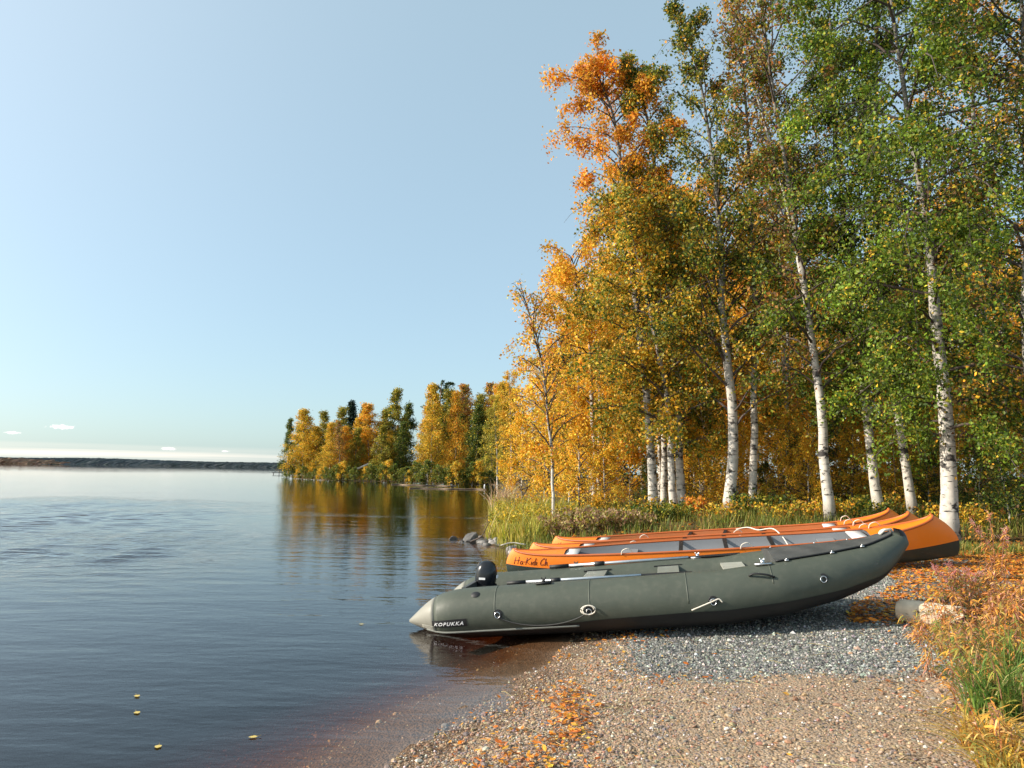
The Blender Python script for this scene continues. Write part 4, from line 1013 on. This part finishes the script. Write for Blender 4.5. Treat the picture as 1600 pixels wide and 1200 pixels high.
add_stones('large_pebbles', 700, lambda x, y: (sdf(x, y) > .0) * X_edge(x, y) * (1 - gravel(x, y) * .9) * near(x, y), (-2.4, 4.0, 2.9, 8), .0135, STONE, ICO, ICOF, .3, .55)
add_stones('grey_gravel', 46000, lambda x, y: (sdf(x, y) > .1) * gravel(x, y) * X_edge(x, y) * np.clip(1.25 - .12 * np.maximum(y - 5.3, 0), .1, 1), (.6, 6.4, 5.0, 11), .0088, GREYS, OCT, OCTF, .3, .75)

LEAFP = [((.72, .26, .03), 5), ((.78, .40, .05), 3), ((.55, .17, .03), 4), ((.30, .12, .04), 2)]
LFV = np.array([(0, -.5, 0), (.30, -.15, .08), (.24, .25, .03), (0, .6, .12), (-.26, .22, .05), (-.30, -.18, .10)]); LFF = np.array([(0, 1, 2, 3), (0, 3, 4, 5)])
def add_leaves(name, p, size, pal, lift=.012, tilt=.35, mat=None):
    k = len(p); z = np.maximum(hgt(p[:, 0], p[:, 1]), .0)
    mb = MB(); scatter(mb, LFV, LFF, np.stack([p[:, 0], p[:, 1], z + lift + rng.uniform(0, .014, k)], -1), rotmats(k, tilt=rng.normal(0, tilt, k)), size * np.exp(rng.normal(0, .25, k)), pick(pal, k, .22))
    return tag(mb.build(name, mat or M_dry, smooth=False), kind='stuff')
pts = []
for (px, py, sx, sy, n) in ((868, 1068, 30, 10, 120), (888, 1090, 18, 16, 130), (900, 1120, 18, 18, 160), (880, 1150, 34, 12, 110), (820, 1182, 60, 10, 130), (770, 1160, 40, 14, 40), (985, 985, 38, 7, 120),
                             (750, 1100, 20, 14, 24), (940, 1030, 70, 18, 90), (1050, 1060, 60, 10, 40), (1000, 1150, 220, 40, 30), (800, 1120, 60, 40, 50), (1430, 1075, 40, 50, 90), (1470, 1000, 40, 40, 110), (850, 1010, 20, 8, 30)):
    for _ in range(n):
        q_ = PZ(px + rng.normal(0, sx), py + rng.normal(0, sy), .12)
        if sdf(q_[0], q_[1]) > .02: pts.append(q_[:2])
add_leaves('fallen_leaves', np.array(pts)[rng.uniform(0, 1, len(pts)) < .8], .030, LEAFP)
p = scatter_region(260, -1.8, 4.2, 3.2, 8.5, lambda x, y: (sdf(x, y) > .1) * X_edge(x, y) * near(x, y) * np.where(sdf(x, y) < 1.6, 1, .35)); mb = MB()
for q_ in p:
    a = rng.uniform(0, 3.14); l_ = rng.uniform(.03, .11); z_ = hz(q_[0], q_[1]) + .012; d_ = np.array([math.cos(a), math.sin(a), 0]) * l_
    mb.tube([np.array([q_[0], q_[1], z_]) - d_, np.array([q_[0] + rng.normal(0, .01), q_[1] + rng.normal(0, .01), z_ + .008]), np.array([q_[0], q_[1], z_]) + d_], .0022, 3, caps=False, col=np.tile(pick([((.12, .07, .04), 3), ((.5, .38, .2), 2)], 1, .2), (3, 1)))
tag(mb.build('washed_up_twigs', M_dry), kind='stuff')
def litter(x, y): return (x > np.interp(y, [5, 6.5, 7.2, 8, 9, 10.5], [3.4, 3.9, 3.2, 3.6, 4.6, 5.2])) * np.exp(-np.maximum(y - 11.5, 0)) * (y > 4)
add_leaves('leaf_litter', scatter_region(26000, 3.0, 10.5, 4, 13.5, lambda x, y: litter(x, y) * np.where(y > 7.2, 1, .35)), .045, LEAFP, .01)
add_leaves('forest_litter', scatter_region(9000, -2, 15, 13, 24, lambda x, y: (sdf(x, y) > .3) * 1.0), .07, LEAFP + [((.10, .07, .03), 4)], .01)

# ------------------------------------------------------------------ grasses and plants
def blades(mb, base, n, H, spread, pal, r2, w=.006, bend=.5, sigh=.25):
    """curved tapering blades rising from around base"""
    az = r2.uniform(0, 6.28, n); rr = spread * np.sqrt(r2.uniform(0, 1, n))
    b0 = base[None] + np.stack([rr * np.cos(az), rr * np.sin(az), np.zeros(n)], -1)
    h_ = H * np.exp(r2.normal(0, sigh, n)); la = r2.uniform(0, 6.28, n); lb = bend * h_ * np.abs(r2.normal(.5, .4, n))
    d = np.stack([np.cos(la), np.sin(la), np.zeros(n)], -1); sd = np.stack([-np.sin(la + r2.normal(0, .8, n)), np.cos(la), np.zeros(n)], -1)
    us = [0, .4, .75, 1.0]; ws = [1, .9, .55, .06]; V = []
    for u, w_ in zip(us, ws):
        c = b0 + d * (lb * u * u)[:, None]; c[:, 2] += h_ * (u - .28 * bend * u * u * u)
        V.append(c - sd * w * w_); V.append(c + sd * w * w_)
    V = np.stack(V, 1)
    f = np.array([(0, 1, 3, 2), (2, 3, 5, 4), (4, 5, 7, 6)])
    ff = (np.arange(n)[:, None, None] * 8 + f[None]).reshape(-1, 4)
    mb.add(V.reshape(-1, 3), ff, np.repeat(pick(pal, n, .2), 8, axis=0))
GP = [((.17, .20, .03), 4), ((.30, .26, .05), 3), ((.10, .14, .022), 4), ((.34, .26, .09), 1)]
GPD = [((.07, .11, .02), 4), ((.14, .17, .03), 3), ((.25, .22, .06), 1.5)]
# carpet of grass on the bank and the forest floor
p = scatter_region(15000, -2.5, 14, 12.6, 23, lambda x, y: (sdf(x, y) > .12) * sstep(13.0, 13.8, y + .3 * wob(x, y, 1.5)) * np.clip((16 / y) ** 3, 0, 1) * (.35 + .65 * (wob(x, y, 1.1, 2) > -.1)))
mb = MB(); z = hgt(p[:, 0], p[:, 1])
for q_, zz in zip(p[::5], z[::5]): blades(mb, np.array([q_[0], q_[1], zz]), 9, .24, .16, GP if q_[0] < 6 or q_[1] < 14.5 else GPD, rng, .006)
tag(mb.build('grass', M_grass, smooth=False), kind='stuff')
mb = MB()
for px, py in [(1490 + 8 * i, 862 + rng.uniform(-6, 6)) for i in range(14)]:
    q_ = G(px, py); blades(mb, np.array([q_[0], q_[1], hz(q_[0], q_[1])]), 60, .13, .3, GP, rng, .005)
tag(mb.build('verge_grass', M_grass, smooth=False), kind='stuff')
def grass_tuft(px, py, n, H, spread, pal, label, w=.007, bend=.5, group=None, cat='grass tuft', xyz=None):
    q_ = G(px, py) if xyz is None else np.array(xyz); b0 = np.array([q_[0], q_[1], hz(q_[0], q_[1]) - .02])
    o = thing('grass_tuft', b0, label, cat, group); mb = MB(); blades(mb, np.zeros(3), n, H, spread, pal, rng, w, bend); mb.build('blades', M_grass, o, smooth=False); return o
REED = [((.55, .47, .08), 5), ((.36, .36, .05), 3), ((.55, .42, .15), 2), ((.16, .20, .04), 2)]
for i, (px, py, n, H, s_) in enumerate([(783, 843, 300, .42, .35), (806, 848, 300, .45, .4), (830, 846, 320, .5, .45), (856, 836, 300, .45, .45), (790, 828, 320, .6, .45), (816, 824, 320, .6, .5), (845, 820, 320, .55, .5), (787, 812, 260, .65, .5), (872, 812, 300, .5, .6)]):
    grass_tuft(px, py, n, H, s_, REED, 'tall yellow green grass tuft on the bank left of the canoes', .010, .6, 'tall grass tufts on the bank')
PALE = [((.55, .42, .25), 3), ((.5, .33, .2), 2)]
grass_tuft(786, 800, 240, 1.0, .5, PALE, 'pale straw reed clump with feathery heads leaning over the water', .012, .9)
def leafy_clump(name, px, py, n, H, W_, size, pal, label, cat='bush', stems=40, mat=None, stalk=None, long=1.0, z=None, group=None):
    """many stems, each set with leaves"""
    q_ = G(px, py); b0 = np.array([q_[0], q_[1], hz(q_[0], q_[1]) - .02]); o = thing(name, b0, label, cat, group)
    mb = MB(); pts_ = []
    for _ in range(stems):
        a = rng.uniform(0, 6.28); r_ = W_ * math.sqrt(rng.uniform(0, 1)); h_ = H * rng.uniform(.55, 1.1); ln_ = rng.uniform(0, .35) * h_
        p_ = bez([(r_ * math.cos(a) * .7, r_ * math.sin(a) * .7, 0), (r_ * math.cos(a) * .85, r_ * math.sin(a) * .85, h_ * .6), (r_ * math.cos(a) + ln_ * math.cos(a), r_ * math.sin(a) + ln_ * math.sin(a), h_)], 7)
        mb.tube(p_, np.linspace(.004, .0015, 7), 4, caps=False); u = rng.uniform(.12, 1, n // stems) * 5.999; k = u.astype(int)
        pts_.append(p_[k] * (1 - (u - k))[:, None] + p_[k + 1] * (u - k)[:, None] + rng.normal(0, .035, (len(u), 3)))
    tag(mb.build('stems', stalk or M_twig, o), kind='stuff'); pp = np.vstack(pts_); k = len(pp)
    mb = MB(); scatter(mb, LFV, LFF, pp, rotmats(k, tilt=rng.normal(1.2, .5, k)), np.stack([np.full(k, size / long ** .5), np.full(k, size * long), np.full(k, size)], -1) * np.exp(rng.normal(0, .25, k))[:, None], pick(pal, k, .22))
    mb.build('leaves', mat or M_leaf, o, smooth=False); return o
for i, (px, py, H, W_, pal) in enumerate([(790, 838, .5, .45, [(OLIVE, 4), (YELL, 3), (GREEN, 1)]), (815, 832, .55, .5, [(YELL, 4), (OLIVE, 4)]), (840, 828, .5, .5, [(OLIVE, 4), (YELL, 3)]), (800, 815, .7, .6, [(YELL, 3), (OLIVE, 5)]), (835, 808, .6, .6, [(OLIVE, 4), (GOLD, 3)]), (860, 822, .5, .5, [(YELL, 4), (OLIVE, 4)])]):
    leafy_clump('bank_bush', px, py, 1100, H, W_, .045, pal, 'small yellow olive bush among the tall grass left of the canoes', 'bush', 40, group='yellow olive bushes on the bank')
BRN = [((.26, .15, .08), 3), ((.40, .26, .14), 3), ((.52, .40, .2), 3), (OLIVE, 3)]
for i, (px, py, H, W_) in enumerate([(880, 835, .55, .7), (915, 828, .6, .8), (950, 825, .5, .7), (985, 822, .4, .6)]):
    leafy_clump('withered_bush', px, py, 1300, H * .72, W_, .055, BRN, 'withered brown leafed bush on the bank behind the canoe sterns', 'bush', 50, group='withered bushes on the bank')
for i_, (px, py) in enumerate([(1000, 812), (1075, 808), (1128, 812), (1160, 808), (1215, 810), (1265, 812), (1310, 812), (1365, 806), (1400, 804), (1465, 812), (1500, 815), (1535, 822)]):
    leafy_clump('golden_herb', px, py, 500, rng.uniform(.25, .5), .5, .05, [(GOLD, 3), (YELL, 3), (OLIVE, 3), (RUST, 1)], 'low golden leafed herb in the grass at the foot of the birches', 'plant', 24, group='golden herbs at the birch feet')
for px, py, H in ((1035, 812, .4), (1195, 808, .5), (1345, 806, .45)):
    leafy_clump('low_bush', px, py, 1500, H, .7, .055, [(GREEN, 3), (OLIVE, 5), (DARK, 3)], 'low green bush among the grass at the foot of the birches', 'bush', 40, group='low green bushes at the birch feet')
leafy_clump('fern', 1090, 806, 700, .45, .35, .06, [(ORANGE, 5), (RUST, 3)], 'small bright orange fern between the birch feet', 'fern', 16)
# plants on the right: fireweed going to seed, withered stalks, green grass
M_stalk = simple('red_stalk', (.30, .13, .08), .7)
def fireweed(px, py, stems, H, W_, pal, label, top=None, xyz=None, lw=.010, group=None):
    q_ = G(px, py); b0 = np.array([q_[0], q_[1], hz(q_[0], q_[1]) - .02]); o = thing('fireweed_plant', b0, label, 'plant', group)
    sm = MB(); lm = MB(); tm = MB()
    for _ in range(stems):
        a = rng.uniform(0, 6.28); r_ = W_ * math.sqrt(rng.uniform(0, 1)); h_ = H * rng.uniform(.6, 1.05); ln_ = h_ * rng.uniform(.05, .4)
        p_ = bez([(r_ * math.cos(a), r_ * math.sin(a), 0), (r_ * math.cos(a) + ln_ * .3 * math.cos(a), r_ * math.sin(a) + ln_ * .3 * math.sin(a), h_ * .6), (r_ * math.cos(a) + ln_ * math.cos(a), r_ * math.sin(a) + ln_ * math.sin(a), h_)], 9)
        sm.tube(p_, np.linspace(.0035, .0015, 9), 5, caps=False); n = int(42 * h_ / .6) + 10
        u = rng.uniform(.1, 1, n) * 7.999; k = u.astype(int); c = p_[k] * (1 - (u - k))[:, None] + p_[k + 1] * (u - k)[:, None]
        la = rng.uniform(0, 6.28, n); ll = rng.uniform(.05, .11, n) * (1.15 - .5 * u / 8); dr = rng.normal(-.1, .5, n)
        d = np.stack([np.cos(la), np.sin(la), dr * .6], -1); sd = np.stack([-np.sin(la), np.cos(la), rng.normal(0, .4, n)], -1)
        V = []
        for f_, w_ in ((0, .15), (.35, 1), (.7, .75), (1, .05)):
            cc = c + d * (ll * f_)[:, None]; cc[:, 2] += ll * (.35 * f_ - .75 * f_ * f_); V.append(cc - sd * lw * .5 * w_); V.append(cc + sd * lw * .5 * w_)
        V = np.stack(V, 1); f = np.array([(0, 1, 3, 2), (2, 3, 5, 4), (4, 5, 7, 6)])
        lm.add(V.reshape(-1, 3), (np.arange(n)[:, None, None] * 8 + f[None]).reshape(-1, 4), np.repeat(pick(pal, n, .2), 8, axis=0))
        if top is not None and rng.uniform() < .8:
            m_ = 26; k = rng.uniform(5.2, 8, m_); k0 = np.minimum(k.astype(int), 7); c = p_[k0] * (1 - (k - k0))[:, None] + p_[np.minimum(k0 + 1, 8)] * (k - k0)[:, None]
            blades_pts = c; la = rng.uniform(0, 6.28, m_); d = np.stack([np.cos(la), np.sin(la), rng.uniform(.3, 1.4, m_)], -1)
            for cc, dd in zip(c, d):
                e_ = cc + dd * .035 + rng.normal(0, .008, 3); tm.tube([cc, (cc + e_) / 2 + rng.normal(0, .006, 3), e_], .0022, 3, caps=False, col=np.tile(pick(top, 1, .15), (3, 1)))
    tag(sm.build('stems', M_stalk, o), kind='stuff'); lm.build('leaves', M_grass, o, smooth=False)
    if tm.n: tag(tm.build('seed_heads', M_grass, o), kind='stuff')
    return o
FW = [((.74, .36, .06), 5), ((.72, .42, .14), 3), ((.52, .21, .07), 3), ((.26, .27, .06), 2), ((.55, .28, .20), 2)]
FG = [((.38, .34, .07), 3), ((.55, .33, .08), 3), ((.16, .24, .05), 2)]
PINK = [((.70, .28, .25), 3), ((.75, .45, .42), 2), ((.55, .20, .18), 1)]
fireweed(1558, 905, 9, .78, .10, FW, 'tallest fireweed with pink seed heads rising right of the canoe bows', PINK)
fireweed(1505, 940, 12, .38, .22, FG + PINK[:1], 'pinkish fireweed clump just behind the hollow log', PINK)
fireweed(1585, 955, 16, .42, .3, FW, 'golden fireweed clump at the right edge below the tallest one', None)
for i, (px, py, n, H, W_, pal) in enumerate([(1440, 1000, 9, .22, .16, FW), (1475, 1020, 12, .30, .2, FG), (1520, 1000, 18, .42, .28, FW), (1580, 1010, 18, .45, .3, FW), (1500, 1060, 16, .34, .24, FW),
                                   (1545, 1060, 18, .4, .28, FG), (1600, 1070, 18, .45, .28, FW), (1460, 985, 8, .22, .15, FG), (1530, 960, 16, .42, .25, FW), (1610, 1120, 16, .4, .25, FG), (1580, 1190, 14, .3, .2, FW), (1540, 1110, 10, .22, .18, FW), (1650, 1010, 20, .42, .3, FW), (1640, 930, 16, .4, .3, FW)]):
    fireweed(px, py, n, H, W_, pal, ['low golden fireweed at the gravel edge just in front of the log', 'low greenish golden fireweed beside the grey gravel, second from the log', 'golden fireweed clump behind and right of the log end', 'golden fireweed clump at the right edge, level with the log', 'golden fireweed above the fresh green grass tuft', 'greenish fireweed touching the fresh green grass tuft', 'golden fireweed at the right edge above the dark grass tuft', 'smallest greenish fireweed touching the near end of the log', 'golden fireweed between the log and the tallest fireweed', 'greenish fireweed at the right edge below the dark grass tuft', 'golden fireweed in the bottom right corner', 'low golden fireweed between the fresh tuft and the yellow drooping grass', 'fireweed cut off by the right edge, level with the log', 'fireweed cut off by the right edge behind the log'][i], None, group='withered fireweed along the gravel edge')
grass_tuft(1560, 1120, 420, .34, .16, [((.10, .20, .03), 4), ((.20, .28, .05), 3), ((.45, .36, .14), 1)], 'fresh green grass tuft among the golden plants at lower right', .0035, .9)
grass_tuft(1600, 1080, 380, .36, .18, [((.09, .18, .03), 4), ((.18, .26, .05), 3)], 'dark green grass tuft cut by the right edge', .0035, .9)
grass_tuft(1545, 1165, 260, .22, .13, [((.62, .36, .06), 4), ((.55, .42, .12), 3), ((.3, .16, .05), 1)], 'yellow drooping grass at the bottom right corner', .005, 1.6)
grass_tuft(1590, 1215, 260, .22, .14, [((.62, .36, .06), 3), ((.35, .3, .08), 3)], 'flattened straw grass at the very bottom right', .005, 1.6)

# hollow log
lp = G(1432, 975); lo = thing('log', (lp[0], lp[1], hz(lp[0], lp[1]) + .10), 'short hollow pale birch log lying at the edge of the gravel', 'log', rz=R(12)); lo.rotation_euler = (0, R(3), R(-38))
def log_surface(r, x0, x1, n=14, jag=.0):
    rows = []
    for x in np.linspace(0, 1, n):
        rr = []
        for a in np.linspace(0, 2 * math.pi, 29):
            q_ = r * (1 + .05 * math.sin(3 * a + x * 4) + .03 * math.sin(7 * a + 9 * x))
            q_ *= min(1, .72 + .28 * (x / .12) ** .5) if x < .12 else 1
            xx = x0 + (x1 - x0) * x + (jag * math.sin(5 * a + 1) * x ** 6)
            rr.append((xx, q_ * math.cos(a) * .95, q_ * math.sin(a) * .86))
        rows.append(rr)
    return np.array(rows)
M_log = bark_mat('weathered_birch_log', white=(.74, .60, .43), scale=.35)
S1 = log_surface(.125, -.16, .36, 16, .04); S2 = log_surface(.088, -.10, .36, 16, .04)
MB().grid(S1.transpose(1, 0, 2)).build('bark', M_log, lo)
M_rot = simple('rotten_core', (.05, .028, .018), .9, vary=.5, scale=20)
MB().grid(S2.transpose(1, 0, 2), flip=True).build('hollow', M_rot, lo)
mb = MB(); mb.grid(np.stack([S1[-1], S2[-1]], 0)); mb.build('rim', simple('weathered_wood', (.45, .36, .26), .8, vary=.3, scale=18), lo)
mb = MB(); mb.polys(np.vstack([S1[0][:-1]]), [list(range(27, -1, -1))]); mb.build('cut_end', simple('cut_wood', (.52, .36, .20), .8, vary=.3, scale=20), lo, smooth=False)

# stones at the shore
def boulder(px, py, r, label, group=None, z=None, flat=.7, col=(.10, .095, .09), seed=0):
    q_ = PZ(px, py, 0.0) if z is None else G(px, py); r2 = np.random.default_rng(int(px * 7 + py)); zz = max(hz(q_[0], q_[1]), -.04)
    # subdivided icosahedron knocked into planes
    v = ICO.copy(); f = ICOF
    for _ in range(2):
        mid = {}; nv = list(v); nf = []
        def g_(a, b_):
            k = (min(a, b_), max(a, b_))
            if k not in mid: mid[k] = len(nv); w_ = (nv[a] + nv[b_]) / 2; nv.append(w_ / np.linalg.norm(w_))
            return mid[k]
        for a, b_, c_ in f:
            x_, y_, z_ = g_(a, b_), g_(b_, c_), g_(c_, a); nf += [(a, x_, z_), (b_, y_, x_), (c_, z_, y_), (x_, y_, z_)]
        v = np.array(nv); f = np.array(nf)
    for _ in range(7):
        n_ = r2.normal(0, 1, 3); n_ /= np.linalg.norm(n_); h_ = r2.uniform(.55, .85); dd = v @ n_; v = v - np.outer(np.maximum(dd - h_, 0), n_)
    v = v * r * np.array([1.15, .95, flat]) + r2.normal(0, .012 * r, v.shape)
    o = MB().add(v, f, col).build('shore_stone', M_stone, smooth=False); o.location = (q_[0], q_[1], zz + r * flat * .25); o.rotation_euler = (0, 0, r2.uniform(0, 6))
    return tag(o, label, 'stone', group)
boulder(707, 842, .13, 'dark stone standing alone farthest out in the water')
boulder(735, 845, .21, 'largest pointed dark stone in the water by the bank', flat=1.0)
boulder(722, 847, .09, 'small dark stone between the lone stone and the largest pointed one')
for i in range(26):
    u = i / 25; px = 750 + 66 * u + rng.normal(0, 3); py = 843 + 14 * u + rng.normal(0, 4)
    boulder(px, py, rng.uniform(.06, .14), 'grey stone in the pile along the foot of the grassy bank', 'stones piled along the foot of the bank', col=tuple(np.array((.16, .15, .14)) * rng.uniform(.6, 1.9)))
# bare branch lying over the stones
q0 = PZ(755, 850, .12); mb = MB(); mb.tube(bez([PZ(735, 846, .02), PZ(752, 838, .22), PZ(762, 820, .55)], 10), [.014] * 5 + [.009] * 5, 6)
tag(mb.build('dead_branch', M_twig), 'bare dead branch slanting up out of the stone pile', 'branch')
mb = MB(); mb.tube(bez([PZ(783, 852, .16), PZ(800, 848, .2), PZ(822, 851, .17)], 10), .012, 6)
tag(mb.build('driftwood_stick', M_rope), 'pale stick lying across the stones below the grass', 'stick')

# leaves afloat
for (px, py, lab) in ((214, 1087, 'yellow leaf afloat, the farther of the close pair'), (214, 1113, 'yellow leaf afloat, the nearer of the close pair'),
                      (247, 1166, 'pale leaf afloat nearest the bottom left'), (396, 1151, 'small white leaf afloat alone right of the pair'), (565, 975, 'tiny pale leaf afloat left of the boat stern')):
    q_ = PZ(px, py, .006); mb = MB(); mb.polys(LFV * .05 * np.array([1.3, 1, .2]), [(0, 1, 2, 3), (0, 3, 4, 5)], col=(.72, .55, .16)); mb.tube([(0, -.024, 0), (0, -.045, .004)], .0008, 4, col=(.5, .35, .1))
    o = mb.build('floating_leaf', M_dry, smooth=False); o.location = q_; o.rotation_euler = (0, 0, px * .37); tag(o, lab, 'leaf')

# small things at the point
q_ = PZ(437, 741, .0); jt = thing('jetty', (q_[0], q_[1], 0), 'tiny dark jetty with a post at the tip of the point', 'jetty')
MB().box((0, 0, .35), (3.0, 1.2, .12)).build('deck', M_wood, jt, smooth=False)
for dx in (-1.3, 0, 1.3): MB().tube([(dx, -.4, -.6), (dx, -.4, .95 if dx == 0 else .4)], .08, 6).build('post', M_wood, jt)
q_ = PZ(757, 762, 0); mk = MB().tube([(0, 0, -.3), (0, 0, .22), (0, 0, .32)], [.06, .06, .03], 8).build('marker_post', M_white); mk.location = q_; tag(mk, 'short white marker post standing in the water off the point', 'post')
for (x0, x1, yy, lab) in ((612, 712, 757, 'long floating log line off the columnar golden birch'), (640, 760, 762.5, 'floating log line nearest the white marker post')):
    mb = MB(); mb.tube([PZ(x0 + (x1 - x0) * u, yy + 2 * u + rng.normal(0, .3), .03) for u in np.linspace(0, 1, 12)], .055, 6); o = mb.build('floating_log', simple('wet_log', (.20, .14, .09), .7)); tag(o, lab, 'log')
p0 = PZ(552, 739, 0); mb = MB(); a = PY(552, 739, 104); b_ = PY(577, 725, 104); mb.tube([PY(550, 736, 106), PY(578, 724, 106)], .16, 6)
tag(mb.build('fallen_trunk', M_rope), 'pale fallen birch trunk leaning on the shore of the point', 'trunk')

# drop prototypes nobody used
for k_, o in protos.items():
    if k_ not in used:
        for ch in list(children(o)): bpy.data.objects.remove(ch)
        bpy.data.objects.remove(o)
